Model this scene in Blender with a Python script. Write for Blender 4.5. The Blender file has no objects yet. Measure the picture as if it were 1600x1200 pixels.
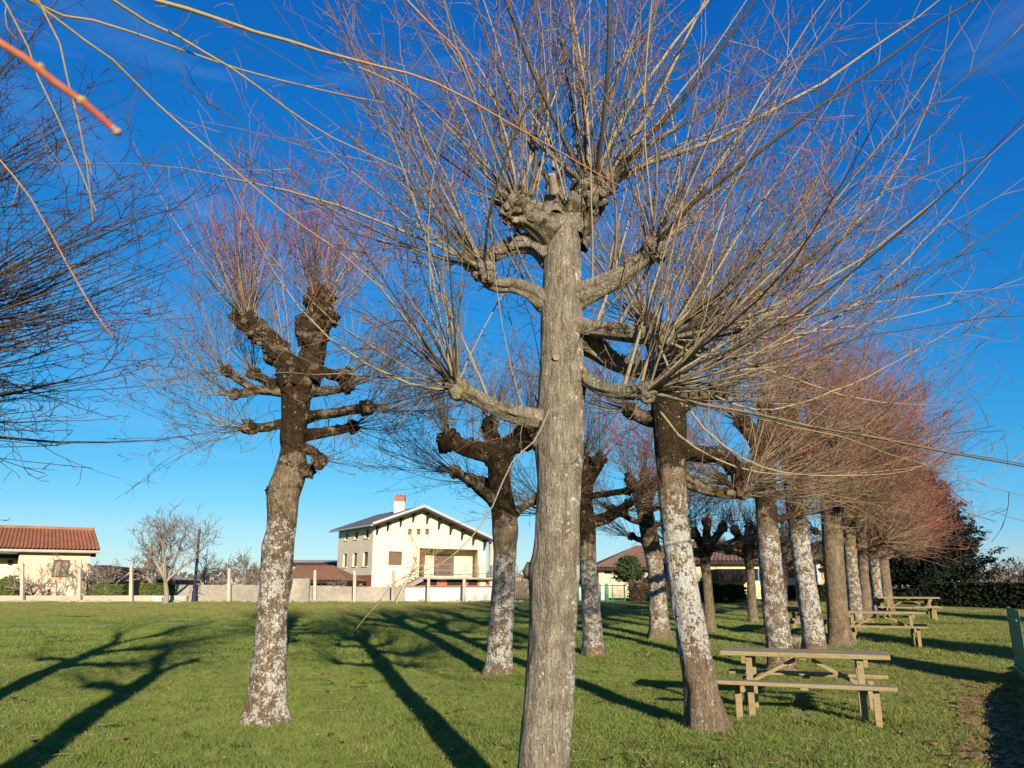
import bpy, bmesh, math, random
import numpy as np
from mathutils import Vector, Matrix, noise
from mathutils.geometry import tessellate_polygon

C = bpy.context.scene.collection
SC = bpy.context.scene

# ------------------------------------------------------------------ camera
F = 1209.0                      # focal length in pixels of the 1600 x 1200 photograph
PITCH = math.radians(14.6)
EYE = 1.6
cam_d = bpy.data.cameras.new('camera')
cam_d.sensor_width = 36.0
cam_d.lens = F / 1600 * 36
cam_d.clip_start = 0.05
cam_d.clip_end = 3000
cam = bpy.data.objects.new('camera', cam_d)
C.objects.link(cam)
cam_d.dof.use_dof = True
cam_d.dof.focus_distance = 8.0
cam_d.dof.aperture_fstop = 9.0
cam.location = (0, 0, EYE)
cam.rotation_euler = (math.radians(90) + PITCH, 0, 0)
SC.camera = cam

# ------------------------------------------------------------------ sky, sun, exposure
SUN_AZ = math.radians(164.5)    # the sun stands behind the photographer, a little to the right
SUN_EL = math.radians(14.0)
world = bpy.data.worlds.new('World')
SC.world = world
world.use_nodes = True
wn = world.node_tree.nodes
wl = world.node_tree.links
wn.clear()
sky = wn.new('ShaderNodeTexSky')
sky.sky_type = 'NISHITA'
sky.sun_disc = False
sky.sun_elevation = SUN_EL
sky.sun_rotation = SUN_AZ
sky.altitude = 300
sky.air_density = 1.0
sky.dust_density = 0.0
sky.ozone_density = 6.0
# the clear winter sky as the camera's colour rendering shows it: deeper blue, gentler towards the horizon
sep = wn.new('ShaderNodeSeparateColor')
hs = wn.new('ShaderNodeCombineColor')


def wmath(op, a, b):
    nd = wn.new('ShaderNodeMath')
    nd.operation = op
    for i, v in enumerate((a, b)):
        if isinstance(v, (int, float)):
            nd.inputs[i].default_value = v
        else:
            wl.new(v, nd.inputs[i])
    return nd.outputs[0]


wl.new(sky.outputs[0], sep.inputs[0])
wl.new(wmath('MINIMUM', wmath('MULTIPLY', wmath('POWER', sep.outputs[0], 2.07), 0.170), wmath('MULTIPLY', sep.outputs[0], 0.56)), hs.inputs[0])
wl.new(wmath('MULTIPLY', sep.outputs[1], 0.565), hs.inputs[1])
wl.new(wmath('MULTIPLY', wmath('POWER', sep.outputs[2], 0.585), 1.22), hs.inputs[2])
# thin cirrus veils
wtc = wn.new('ShaderNodeTexCoord')
wmap = wn.new('ShaderNodeMapping')
wmap.inputs['Rotation'].default_value = (0.2, 0.1, 0.6)
wmap.inputs['Scale'].default_value = (1.0, 1.6, 5.0)
wnz = wn.new('ShaderNodeTexNoise')
wnz.inputs['Scale'].default_value = 2.2
wnz.inputs['Detail'].default_value = 7
wnz.inputs['Roughness'].default_value = 0.55
wnz.inputs['Distortion'].default_value = 0.6
wrm = wn.new('ShaderNodeMapRange')
wrm.inputs['From Min'].default_value = 0.52
wrm.inputs['From Max'].default_value = 0.85
wrm.inputs['To Max'].default_value = 0.16
wmx = wn.new('ShaderNodeMix')
wmx.data_type = 'RGBA'
wmx.inputs[7].default_value = (2.6, 3.4, 4.4, 1)
bg = wn.new('ShaderNodeBackground')
bg.inputs['Strength'].default_value = 0.15
wo = wn.new('ShaderNodeOutputWorld')
wl.new(wtc.outputs['Generated'], wmap.inputs[0])
wl.new(wmap.outputs[0], wnz.inputs['Vector'])
wl.new(wnz.outputs['Fac'], wrm.inputs['Value'])
wl.new(wrm.outputs[0], wmx.inputs[0])
wl.new(hs.outputs[0], wmx.inputs[6])
wl.new(wmx.outputs[2], bg.inputs['Color'])
wl.new(bg.outputs[0], wo.inputs['Surface'])

sun_d = bpy.data.lights.new('sun', 'SUN')
sun_d.energy = 5.0
sun_d.angle = math.radians(0.5)
sun_d.color = (1.0, 0.87, 0.68)
sun = bpy.data.objects.new('sun', sun_d)
C.objects.link(sun)
to_sun = Vector((math.sin(SUN_AZ) * math.cos(SUN_EL), math.cos(SUN_AZ) * math.cos(SUN_EL), math.sin(SUN_EL)))
sun.rotation_euler = (-to_sun).to_track_quat('-Z', 'Y').to_euler()
sun.location = (20, -60, 40)

SC.view_settings.view_transform = 'Standard'
SC.view_settings.look = 'None'
SC.view_settings.gamma = 1.0
SC.view_settings.use_curve_mapping = False
SC.view_settings.exposure = 0.7
SC.render.engine = 'CYCLES'
SC.cycles.max_bounces = 5
SC.cycles.transparent_max_bounces = 8

# ------------------------------------------------------------------ geometry of the picture
CP, SP = math.cos(PITCH), math.sin(PITCH)


def ray(px, py):
    u = (px - 800) / F
    v = -(py - 600) / F
    return Vector((u, CP - v * SP, SP + v * CP))


def gz(y):
    """the meadow rises gently away from the photographer"""
    y = np.asarray(y, dtype=float)
    t = np.clip((y - 12) / 33, 0, 1)
    return 0.825 * (t * 0.9 + 0.1 * t * t * (3 - 2 * t))


def gzf(y):
    return float(gz(y))


def at(px, py, Y):
    r = ray(px, py)
    t = Y / r.y
    return Vector((0, 0, EYE)) + r * t


def on_plane(px, py, p0, n):
    r = ray(px, py)
    o = Vector((0, 0, EYE))
    return o + r * ((p0 - o).dot(n) / r.dot(n))


def ground(px, py):
    r = ray(px, py)
    lo, hi = 0.5, 300.0
    for _ in range(50):
        m = (lo + hi) / 2
        if EYE + m * r.z - gzf(m * r.y) > 0:
            lo = m
        else:
            hi = m
    return Vector((lo * r.x, lo * r.y, gzf(lo * r.y)))


# ------------------------------------------------------------------ materials
MATS = {}


class NT:
    def __init__(self, name):
        self.m = bpy.data.materials.new(name)
        self.m.use_nodes = True
        self.t = self.m.node_tree
        self.b = self.t.nodes['Principled BSDF']
        self.out = self.t.nodes['Material Output']
        MATS[name] = self.m

    def n(self, typ, **kw):
        nd = self.t.nodes.new(typ)
        for k, v in kw.items():
            if k in nd.inputs:
                nd.inputs[k].default_value = v
            else:
                setattr(nd, k, v)
        return nd

    def l(self, a, b):
        self.t.links.new(a, b)

    def noise(self, scale, detail=4, rough=0.55, vec=None, dist=0.0):
        nd = self.n('ShaderNodeTexNoise', Scale=scale, Detail=detail, Roughness=rough, Distortion=dist)
        if vec is not None:
            self.l(vec, nd.inputs['Vector'])
        return nd.outputs['Fac']

    def pos(self, scale=None):
        g = self.n('ShaderNodeNewGeometry')
        if scale is None:
            return g.outputs['Position']
        mp = self.n('ShaderNodeMapping')
        mp.inputs['Scale'].default_value = scale
        self.l(g.outputs['Position'], mp.inputs[0])
        return mp.outputs[0]

    def attr(self, name):
        a = self.n('ShaderNodeAttribute')
        a.attribute_name = name
        return a.outputs['Fac']

    def math(self, op, a, b=None, clamp=False):
        nd = self.n('ShaderNodeMath', operation=op, use_clamp=clamp)
        for i, v in enumerate((a, b)):
            if v is None:
                continue
            if isinstance(v, (int, float)):
                nd.inputs[i].default_value = v
            else:
                self.l(v, nd.inputs[i])
        return nd.outputs[0]

    def rng(self, v, a, b, c=0.0, d=1.0):
        nd = self.n('ShaderNodeMapRange', interpolation_type='SMOOTHSTEP')
        nd.inputs['From Min'].default_value = a
        nd.inputs['From Max'].default_value = b
        nd.inputs['To Min'].default_value = c
        nd.inputs['To Max'].default_value = d
        self.l(v, nd.inputs['Value'])
        return nd.outputs[0]

    def mix(self, fac, a, b, mode='MIX'):
        nd = self.n('ShaderNodeMix', data_type='RGBA', blend_type=mode)
        for i, v in ((0, fac), (6, a), (7, b)):
            if isinstance(v, (int, float)):
                nd.inputs[i].default_value = v
            elif isinstance(v, tuple):
                nd.inputs[i].default_value = (*v, 1)
            else:
                self.l(v, nd.inputs[i])
        return nd.outputs[2]

    def ramp(self, v, stops):
        nd = self.n('ShaderNodeValToRGB')
        e = nd.color_ramp.elements
        while len(e) < len(stops):
            e.new(0.5)
        for i, (p, c) in enumerate(stops):
            e[i].position = p
            e[i].color = (*c, 1)
        self.l(v, nd.inputs[0])
        return nd.outputs[0]

    def bump(self, h, strength=0.4, dist=0.02):
        nd = self.n('ShaderNodeBump', Strength=strength, Distance=dist)
        self.l(h, nd.inputs['Height'])
        self.l(nd.outputs[0], self.b.inputs['Normal'])

    def col(self, c):
        if isinstance(c, tuple):
            self.b.inputs['Base Color'].default_value = (*c, 1)
        else:
            self.l(c, self.b.inputs['Base Color'])

    def rough(self, r, spec=0.3):
        self.b.inputs['Roughness'].default_value = r
        self.b.inputs['Specular IOR Level'].default_value = spec
        return self


def simple(name, c1, c2=None, scale=3.0, rough=0.85, spec=0.2, bump=0.0, stretch=None, fine=40):
    t = NT(name)
    if c2 is None:
        c2 = tuple(x * 0.8 for x in c1)
    p = t.pos(stretch)
    a = t.noise(scale, 5, 0.6, p)
    b = t.noise(fine, 3, 0.6, p)
    f = t.rng(t.math('ADD', t.math('MULTIPLY', a, 0.7), t.math('MULTIPLY', b, 0.3)), 0.32, 0.68)
    t.col(t.mix(f, c1, c2))
    if bump:
        t.bump(b, bump, 0.01)
    t.rough(rough, spec)
    return t.m


def bark_material(name, base_lo, base_hi, lich_col, moss_shade_col, ridge=18.0, plates=1.0):
    t = NT(name)
    p = t.pos((1, 1, 0.22))
    q = t.pos()
    fur = t.noise(ridge, 6, 0.62, p, 0.4)
    rib = t.noise(ridge * 3.2, 4, 0.6, t.pos((1, 1, 0.13)), 0.9)
    big = t.noise(3.1, 4, 0.6, q)
    med = t.noise(9, 5, 0.6, q)
    fine = t.noise(60, 4, 0.65, q)
    speck = t.noise(34, 3, 0.5, q)
    c = t.mix(t.rng(med, 0.3, 0.7), base_lo, base_hi)
    c = t.mix(t.rng(big, 0.5, 0.68, 0, 0.5), c, (base_lo[0] * 1.05, base_lo[1] * 0.85, base_lo[2] * 0.7))
    c = t.mix(t.rng(rib, 0.52, 0.36, 0, 0.72), c, tuple(x * 0.45 for x in base_lo))
    c = t.mix(t.rng(fine, 0.35, 0.7, 0, 0.35), c, tuple(x * 1.35 for x in base_hi))
    # bare inner cracks of the bark
    c = t.mix(t.rng(fur, 0.5, 0.36, 0, 0.4), c, tuple(x * 0.4 for x in base_lo))
    crk = t.n('ShaderNodeTexVoronoi', Scale=ridge * 2.6, feature='DISTANCE_TO_EDGE')
    wob = t.n('ShaderNodeMix', data_type='VECTOR')
    wob.inputs[0].default_value = 0.09
    t.l(t.pos((1, 1, 0.13)), wob.inputs[4])
    nzc = t.n('ShaderNodeTexNoise', Scale=14.0, Detail=4.0)
    t.l(q, nzc.inputs['Vector'])
    t.l(nzc.outputs['Color'], wob.inputs[5])
    t.l(wob.outputs[1], crk.inputs['Vector'])
    crack = t.rng(crk.outputs['Distance'], 0.0, 0.16)
    c = t.mix(t.rng(crk.outputs['Distance'], 0.14, 0.0, 0, 0.45 * plates), c, tuple(x * 0.3 for x in base_lo))
    # moss, its brown deepened to carry crown shade and self-shadowing
    ms = t.math('ADD', t.attr('moss_shade'), t.math('MULTIPLY', t.math('SUBTRACT', t.noise(7, 5, 0.6, q), 0.5), 1.7))
    msf = t.rng(ms, 0.42, 0.62, 0, 0.9)
    mc = t.mix(t.rng(fine, 0.35, 0.65), moss_shade_col, tuple(x * 0.45 for x in moss_shade_col))
    c = t.mix(msf, c, mc)
    # lichen: big crusts and scattered round spots
    la = t.math('ADD', t.math('MULTIPLY', med, 0.9), t.math('MULTIPLY', speck, 0.8))
    la = t.math('ADD', la, t.math('MULTIPLY', t.attr('lich'), 0.75))
    lf = t.rng(la, 1.18, 1.27, 0, 0.92)
    vor = t.n('ShaderNodeTexVoronoi', Scale=26.0)
    t.l(q, vor.inputs['Vector'])
    spots = t.math('MULTIPLY', t.rng(t.math('ADD', vor.outputs['Distance'], t.math('MULTIPLY', t.math('SUBTRACT', fine, 0.5), 0.9)), 0.30, 0.20), t.rng(t.noise(6, 2, 0.5, q), 0.56, 0.64))
    lf = t.math('MAXIMUM', lf, t.math('MULTIPLY', spots, 0.65))
    lc = t.mix(t.rng(fine, 0.3, 0.7), lich_col, tuple(x * 0.72 for x in lich_col))
    c = t.mix(lf, c, lc)
    # a few yellow crusts
    yf = t.math('MULTIPLY', t.rng(t.noise(5, 4, 0.6, t.pos((1.3, 1.3, 1.0))), 0.64, 0.72), 0.6)
    c = t.mix(yf, c, (0.36, 0.30, 0.06))
    t.col(c)
    h = t.math('ADD', t.math('MULTIPLY', fur, 0.8), t.math('MULTIPLY', fine, 0.5))
    h = t.math('ADD', h, t.math('ADD', t.math('MULTIPLY', crack, 0.35 * plates), t.math('MULTIPLY', rib, 0.7)))
    h = t.math('ADD', h, t.math('MULTIPLY', lf, 0.12))
    t.bump(h, 1.0, 0.028)
    t.rough(0.95, 0.1)
    return t.m


BARK = bark_material('bark_grey_lime', (0.185, 0.156, 0.108), (0.335, 0.292, 0.212), (0.58, 0.57, 0.52), (0.07, 0.055, 0.018), 20, 0.45)
BARK_OLD = bark_material('bark_old_lichen', (0.16, 0.112, 0.065), (0.29, 0.23, 0.15), (0.58, 0.57, 0.51), (0.042, 0.026, 0.009), 15, 0.75)  # moss colour darkened to include the shade under the crown


def shoot_material(name, stops, trans=0.0):
    t = NT(name)
    f = t.attr('tip')
    c = t.ramp(f, stops)
    c = t.mix(t.rng(t.attr('rnd'), 0.40, 0.75, 0.0, 0.88), c, t.mix(0.8, c, (0.02, 0.013, 0.009)))  # some shoots darkened in colour, as if shaded by others
    nz = t.noise(70, 2, 0.5, t.pos())
    c = t.mix(t.rng(nz, 0.35, 0.65, 0, 0.3), c, t.mix(1.0, c, (0.45, 0.4, 0.35), 'MULTIPLY'))
    t.col(c)
    t.rough(0.6, 0.35)
    return t.m


SHOOT = shoot_material('shoot_olive_to_red', [(0.0, (0.25, 0.205, 0.125)), (0.35, (0.32, 0.255, 0.14)), (0.72, (0.28, 0.165, 0.085)), (1.0, (0.25, 0.08, 0.055))])
SHOOT_RED = shoot_material('shoot_tan_to_crimson', [(0.0, (0.27, 0.205, 0.115)), (0.32, (0.36, 0.26, 0.14)), (0.58, (0.35, 0.15, 0.09)), (1.0, (0.36, 0.055, 0.07))])
SHOOT_DARK = shoot_material('shoot_dark_olive', [(0.0, (0.11, 0.09, 0.05)), (0.5, (0.085, 0.06, 0.038)), (1.0, (0.08, 0.035, 0.03))])
SHOOT_ORANGE = shoot_material('shoot_orange', [(0.0, (0.33, 0.25, 0.07)), (0.4, (0.36, 0.21, 0.06)), (0.75, (0.46, 0.17, 0.045)), (1.0, (0.36, 0.075, 0.035))])
FRUITWOOD = shoot_material('lichen_fruitwood', [(0.0, (0.33, 0.285, 0.21)), (0.5, (0.30, 0.26, 0.19)), (1.0, (0.27, 0.20, 0.155))])
CUTWOOD = simple('weathered_cut_wood', (0.36, 0.30, 0.22), (0.20, 0.16, 0.11), 25, fine=90)
BUD = simple('pale_bud', (0.40, 0.28, 0.18), (0.28, 0.16, 0.10), 300, fine=900)


def leaf_mat(name, c1, c2, c3, scale, trans=0.35, tip=None, lawn=False):
    t = NT(name)
    q = t.pos()
    a = t.noise(scale, 4, 0.6, q)
    b = t.noise(scale * 6, 3, 0.6, q)
    c = t.mix(t.rng(a, 0.38, 0.62), c1, c2)
    c = t.mix(t.rng(b, 0.5, 0.72, 0, 0.75), c, c3)
    if lawn:
        # drier towards the walls and by the bare strip on the right, with small straw-coloured patches
        sx = t.n('ShaderNodeSeparateXYZ')
        t.l(q, sx.inputs[0])
        dry = t.math('MULTIPLY', t.rng(sx.outputs['Y'], 27, 36), 0.7)
        dry = t.math('MAXIMUM', dry, t.math('MULTIPLY', t.rng(sx.outputs['X'], 1.5, 7.0), 0.38))
        dry = t.math('ADD', dry, t.rng(t.noise(2.3, 5, 0.65, q), 0.48, 0.66, 0, 0.5), True)
        c = t.mix(dry, c, (0.34, 0.29, 0.11))
        c = t.mix(t.rng(t.noise(8, 3, 0.6, q), 0.42, 0.6, 0.55, 0.0), c, (0.06, 0.115, 0.016))
    if tip is not None:
        c = t.mix(t.math('MULTIPLY', t.attr('tip'), 0.55), c, tip)
    d = t.n('ShaderNodeBsdfDiffuse')
    tr = t.n('ShaderNodeBsdfTranslucent')
    mx = t.n('ShaderNodeMixShader')
    mx.inputs[0].default_value = trans
    t.l(c, d.inputs[0])
    t.l(c, tr.inputs[0])
    t.l(d.outputs[0], mx.inputs[1])
    t.l(tr.outputs[0], mx.inputs[2])
    t.l(mx.outputs[0], t.out.inputs['Surface'])
    return t.m


GRASS = leaf_mat('grass_blades', (0.11, 0.212, 0.03), (0.205, 0.30, 0.048), (0.38, 0.33, 0.13), 0.6, 0.3, (0.40, 0.40, 0.14), lawn=True)
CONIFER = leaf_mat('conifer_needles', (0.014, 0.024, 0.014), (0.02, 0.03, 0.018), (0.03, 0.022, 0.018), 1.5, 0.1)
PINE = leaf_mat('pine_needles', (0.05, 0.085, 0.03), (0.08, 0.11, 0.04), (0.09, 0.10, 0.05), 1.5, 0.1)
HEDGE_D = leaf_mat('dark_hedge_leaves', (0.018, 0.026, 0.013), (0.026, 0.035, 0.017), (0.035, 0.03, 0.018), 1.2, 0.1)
HEDGE_G = leaf_mat('green_hedge_leaves', (0.08, 0.12, 0.03), (0.12, 0.14, 0.04), (0.16, 0.14, 0.06), 1.2, 0.2)
DRYLEAF = leaf_mat('fallen_leaf_brown', (0.34, 0.17, 0.07), (0.42, 0.27, 0.13), (0.24, 0.11, 0.05), 3, 0.15)
DAISY = simple('daisy_white', (0.8, 0.8, 0.74), (0.7, 0.7, 0.6), 40)
STRAW = simple('dry_straw', (0.45, 0.36, 0.17), (0.32, 0.24, 0.1), 15)


def ground_material():
    t = NT('meadow_soil')
    q = t.pos()
    a = t.noise(0.5, 5, 0.6, q)
    b = t.noise(7, 5, 0.65, q)
    c0 = t.noise(45, 4, 0.7, q)
    c = t.mix(t.rng(a, 0.36, 0.64), (0.10, 0.16, 0.022), (0.15, 0.19, 0.035))
    c = t.mix(t.rng(b, 0.45, 0.7, 0, 0.6), c, (0.23, 0.19, 0.075))
    c = t.mix(t.rng(c0, 0.35, 0.6, 0, 0.5), c, t.mix(1.0, c, (0.35, 0.4, 0.3), 'MULTIPLY'))
    bare = t.math('ADD', t.attr('bare'), t.math('MULTIPLY', t.math('SUBTRACT', b, 0.5), 0.9))
    bf = t.rng(bare, 0.35, 0.7)
    bc = t.mix(t.rng(c0, 0.3, 0.7), (0.30, 0.21, 0.13), (0.21, 0.14, 0.08))
    bc = t.mix(t.attr('dirt'), (0.40, 0.33, 0.22), bc)
    t.col(t.mix(bf, c, bc))
    t.bump(t.math('ADD', t.math('MULTIPLY', c0, 0.5), b), 1.0, 0.06)
    t.rough(1.0, 0.05)
    return t.m


GROUND = ground_material()

STUCCO_CREAM = simple('stucco_cream', (0.80, 0.70, 0.485), (0.72, 0.62, 0.42), 0.7, bump=0.2)
STUCCO_PINK = simple('stucco_pale_peach', (0.74, 0.58, 0.38), (0.64, 0.49, 0.32), 0.8, bump=0.3)
STUCCO_GREY = simple('stucco_taupe', (0.40, 0.33, 0.25), (0.34, 0.28, 0.21), 0.8, bump=0.3)
STUCCO_YEL = simple('stucco_pale_yellow', (0.66, 0.56, 0.34), (0.58, 0.49, 0.30), 0.8, bump=0.2)
STUCCO_ORANGE = simple('stucco_apricot', (0.72, 0.45, 0.18), (0.66, 0.40, 0.16), 0.8)
WHITE = simple('white_paint', (0.76, 0.74, 0.68), (0.66, 0.64, 0.58), 1.3)
WHITE_WALL = simple('whitewashed_wall', (0.72, 0.66, 0.57), (0.60, 0.55, 0.48), 0.9, bump=0.3)
CONCRETE = simple('old_grey_render', (0.40, 0.355, 0.28), (0.22, 0.20, 0.165), 0.55, bump=0.4, fine=5)
CONC_LIGHT = simple('pale_concrete', (0.50, 0.43, 0.32), (0.40, 0.34, 0.26), 2.0, bump=0.3)
KERBSTONE = simple('pale_low_wall_render', (0.47, 0.40, 0.30), (0.38, 0.33, 0.25), 1.0, bump=0.4)
BRICKRED = simple('red_brick_base', (0.42, 0.13, 0.07), (0.34, 0.11, 0.06), 2.5, bump=0.3)
TILE = simple('terracotta_roof_tiles', (0.40, 0.155, 0.07), (0.27, 0.115, 0.06), 1.1, bump=0.4, fine=14)
TILE_BROWN = simple('brown_roof_tiles', (0.235, 0.13, 0.08), (0.17, 0.10, 0.065), 1.0, bump=0.4, fine=12)
TILE_RUST = simple('rust_brown_roof', (0.33, 0.16, 0.075), (0.27, 0.135, 0.07), 1.0, bump=0.3)
SLATE = simple('grey_slate_roof', (0.20, 0.19, 0.17), (0.14, 0.13, 0.12), 1.4, bump=0.3, fine=10)
ZINC = simple('zinc_verge', (0.46, 0.47, 0.47), (0.36, 0.37, 0.37), 2.0, rough=0.5)
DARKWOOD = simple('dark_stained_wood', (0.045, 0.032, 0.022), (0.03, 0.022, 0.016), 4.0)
BROWNWOOD = simple('brown_painted_wood', (0.20, 0.085, 0.035), (0.15, 0.065, 0.03), 4.0)
SHUTTER = simple('brown_roller_shutter', (0.17, 0.11, 0.075), (0.14, 0.09, 0.06), 3.0)
ORANGEWOOD = simple('orange_shutter', (0.62, 0.30, 0.07), (0.54, 0.26, 0.06), 3.0)
REDPIPE = simple('chimney_red_clay', (0.40, 0.14, 0.08), (0.30, 0.11, 0.07), 3.0)
AQUA = simple('aqua_awning', (0.22, 0.50, 0.42), (0.18, 0.42, 0.36), 4.0)
NAVY = simple('navy_painted_steel', (0.02, 0.035, 0.07), (0.015, 0.025, 0.05), 4.0, rough=0.5)
BLUE = simple('blue_sheet_metal', (0.05, 0.16, 0.42), (0.04, 0.13, 0.36), 1.0, rough=0.5)
GREENMETAL = simple('green_coated_metal', (0.015, 0.21, 0.125), (0.012, 0.16, 0.095), 5.0, rough=0.5, spec=0.4)
RAILING = simple('grey_steel_railing', (0.25, 0.24, 0.22), (0.20, 0.19, 0.18), 5.0, rough=0.5)
DARKMETAL = simple('dark_cladding_and_shade', (0.03, 0.026, 0.024), (0.022, 0.02, 0.018), 2.0)  # dark cladding; also flat panels standing for the shaded bay and openings
STONE = simple('pale_rubble_stone', (0.46, 0.40, 0.31), (0.34, 0.29, 0.22), 6.0, bump=0.4)
PICKET = simple('weathered_brown_fence_wood', (0.17, 0.11, 0.07), (0.12, 0.08, 0.055), 5.0)


def glass_mat():
    t = NT('window_glass')
    t.col((0.045, 0.05, 0.055))
    t.rough(0.12, 0.6)
    return t.m


GLASS = glass_mat()


def curtain_mat():
    t = NT('curtained_window_glass')
    t.col(t.mix(t.rng(t.noise(3, 2, 0.5, t.pos((6, 6, 0.6))), 0.4, 0.6), (0.36, 0.37, 0.36), (0.2, 0.22, 0.22)))
    t.rough(0.2, 0.6)
    return t.m


CURTAIN = curtain_mat()


def plank_material():
    t = NT('impregnated_pine')
    tc = t.n('ShaderNodeTexCoord')
    mp = t.n('ShaderNodeMapping')
    mp.inputs['Scale'].default_value = (0.7, 9, 9)
    t.l(tc.outputs['Object'], mp.inputs[0])
    g = t.noise(7, 5, 0.6, mp.outputs[0], 0.6)
    q = t.pos()
    w = t.noise(3.2, 4, 0.6, q)
    c = t.mix(t.rng(g, 0.35, 0.65), (0.33, 0.255, 0.115), (0.225, 0.17, 0.078))
    # weathered grey upper faces
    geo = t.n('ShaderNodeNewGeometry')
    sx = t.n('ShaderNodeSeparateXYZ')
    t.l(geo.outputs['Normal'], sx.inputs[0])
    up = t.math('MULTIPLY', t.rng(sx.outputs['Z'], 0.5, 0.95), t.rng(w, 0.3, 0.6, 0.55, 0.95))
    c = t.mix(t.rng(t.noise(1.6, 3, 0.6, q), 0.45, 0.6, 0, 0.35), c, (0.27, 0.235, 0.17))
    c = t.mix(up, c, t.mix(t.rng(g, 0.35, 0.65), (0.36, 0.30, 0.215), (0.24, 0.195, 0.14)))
    c = t.mix(t.rng(t.noise(11, 3, 0.6, q), 0.6, 0.75, 0, 0.5), c, (0.14, 0.12, 0.05))
    t.col(c)
    t.bump(g, 0.35, 0.006)
    t.rough(0.85, 0.2)
    return t.m


PINEWOOD = plank_material()


# ------------------------------------------------------------------ object helpers
def tag(o, label=None, cat=None, group=None, kind=None):
    if label:
        o['label'] = label
    if cat:
        o['category'] = cat
    if group:
        o['group'] = group
    if kind:
        o['kind'] = kind
    return o


def empty(name, loc=(0, 0, 0), rz=0.0, label=None, cat=None, group=None):
    o = bpy.data.objects.new(name, None)
    o.empty_display_size = 0.2
    o.location = loc
    o.rotation_euler = (0, 0, rz)
    C.objects.link(o)
    return tag(o, label, cat, group)


def link(name, me, mat, parent=None, smooth=False):
    o = bpy.data.objects.new(name, me)
    if mat and not me.materials:
        me.materials.append(mat)
    if smooth and me.polygons:
        me.polygons.foreach_set('use_smooth', np.ones(len(me.polygons), dtype=bool))
    C.objects.link(o)
    if parent:
        o.parent = parent
    return o


def mesh_np(name, verts, faces, attrs=None):
    """verts (n,3); faces (m,k) ints, k = 3 or 4; attrs {name: (n,)}"""
    me = bpy.data.meshes.new(name)
    verts = np.asarray(verts, dtype=np.float32)
    faces = np.asarray(faces, dtype=np.int32)
    m, k = faces.shape
    me.vertices.add(len(verts))
    me.vertices.foreach_set('co', verts.ravel())
    me.loops.add(m * k)
    me.loops.foreach_set('vertex_index', faces.ravel())
    me.polygons.add(m)
    me.polygons.foreach_set('loop_start', np.arange(0, m * k, k, dtype=np.int32))
    for an, av in (attrs or {}).items():
        a = me.attributes.new(an, 'FLOAT', 'POINT')
        a.data.foreach_set('value', np.asarray(av, dtype=np.float32))
    me.update(calc_edges=True)
    return me


class MB:
    """collects boxes, bars and prisms into one mesh"""
    def __init__(self):
        self.v = []
        self.f = []

    def add(self, vs, fs):
        b = len(self.v)
        self.v += [tuple(v) for v in vs]
        self.f += [tuple(i + b for i in f) for f in fs]
        return self

    def box(self, c, s, rot=None):
        x, y, z = s[0] / 2, s[1] / 2, s[2] / 2
        vs = [Vector((a, b, d)) for d in (-z, z) for b in (-y, y) for a in (-x, x)]
        if rot is not None:
            vs = [rot @ v for v in vs]
        vs = [v + Vector(c) for v in vs]
        return self.add(vs, [(0, 2, 3, 1), (4, 5, 7, 6), (0, 1, 5, 4), (2, 6, 7, 3), (0, 4, 6, 2), (1, 3, 7, 5)])

    def bar(self, a, b, w, h, up=Vector((0, 0, 1))):
        a, b = Vector(a), Vector(b)
        d = (b - a).normalized()
        s = d.cross(up)
        if s.length < 1e-4:
            s = d.cross(Vector((0, 1, 0)))
        s.normalize()
        u = s.cross(d)
        vs = []
        for p in (a, b):
            for i, j in ((-1, -1), (1, -1), (1, 1), (-1, 1)):
                vs.append(p + s * (i * w / 2) + u * (j * h / 2))
        return self.add(vs, [(3, 2, 1, 0), (4, 5, 6, 7), (0, 1, 5, 4), (1, 2, 6, 5), (2, 3, 7, 6), (3, 0, 4, 7)])

    def prism(self, pts, d):
        """closed outline pts (3D, planar) pushed along vector d"""
        n = len(pts)
        vs = [Vector(p) for p in pts] + [Vector(p) + Vector(d) for p in pts]
        fs = [tuple(range(n)), tuple(range(2 * n - 1, n - 1, -1))]
        fs += [(i, i + n, (i + 1) % n + n, (i + 1) % n) for i in range(n)]
        return self.add(vs, fs)

    def tube(self, pts, r, k=8):
        n = len(pts)
        b = len(self.v)
        for i, p in enumerate(pts):
            p = Vector(p)
            t = Vector(pts[min(i + 1, n - 1)]) - Vector(pts[max(i - 1, 0)])
            t.normalize()
            s = t.cross(Vector((0.3, 0.9, 0.3)))
            if s.length < 0.1:
                s = t.cross(Vector((1, 0, 0)))
            s.normalize()
            u = t.cross(s)
            rr = r[i] if hasattr(r, '__len__') else r
            for j in range(k):
                a = 2 * math.pi * j / k
                self.v.append(tuple(p + (s * math.cos(a) + u * math.sin(a)) * rr))
        for i in range(n - 1):
            for j in range(k):
                self.f.append((b + i * k + j, b + i * k + (j + 1) % k, b + (i + 1) * k + (j + 1) % k, b + (i + 1) * k + j))
        self.f.append(tuple(b + j for j in range(k))[::-1])
        self.f.append(tuple(b + (n - 1) * k + j for j in range(k)))
        return self

    def mesh(self, name, bevel=0.0, seg=1):
        me = bpy.data.meshes.new(name)
        me.from_pydata(self.v, [], self.f)
        bm = bmesh.new()
        bm.from_mesh(me)
        bmesh.ops.recalc_face_normals(bm, faces=bm.faces[:])
        if bevel:
            bmesh.ops.bevel(bm, geom=bm.edges[:], offset=bevel, segments=seg, affect='EDGES', clamp_overlap=True)
        bm.to_mesh(me)
        bm.free()
        return me

    def build(self, name, mat, parent=None, bevel=0.0, smooth=False):
        return link(name, self.mesh(name, bevel), mat, parent, smooth)


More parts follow.
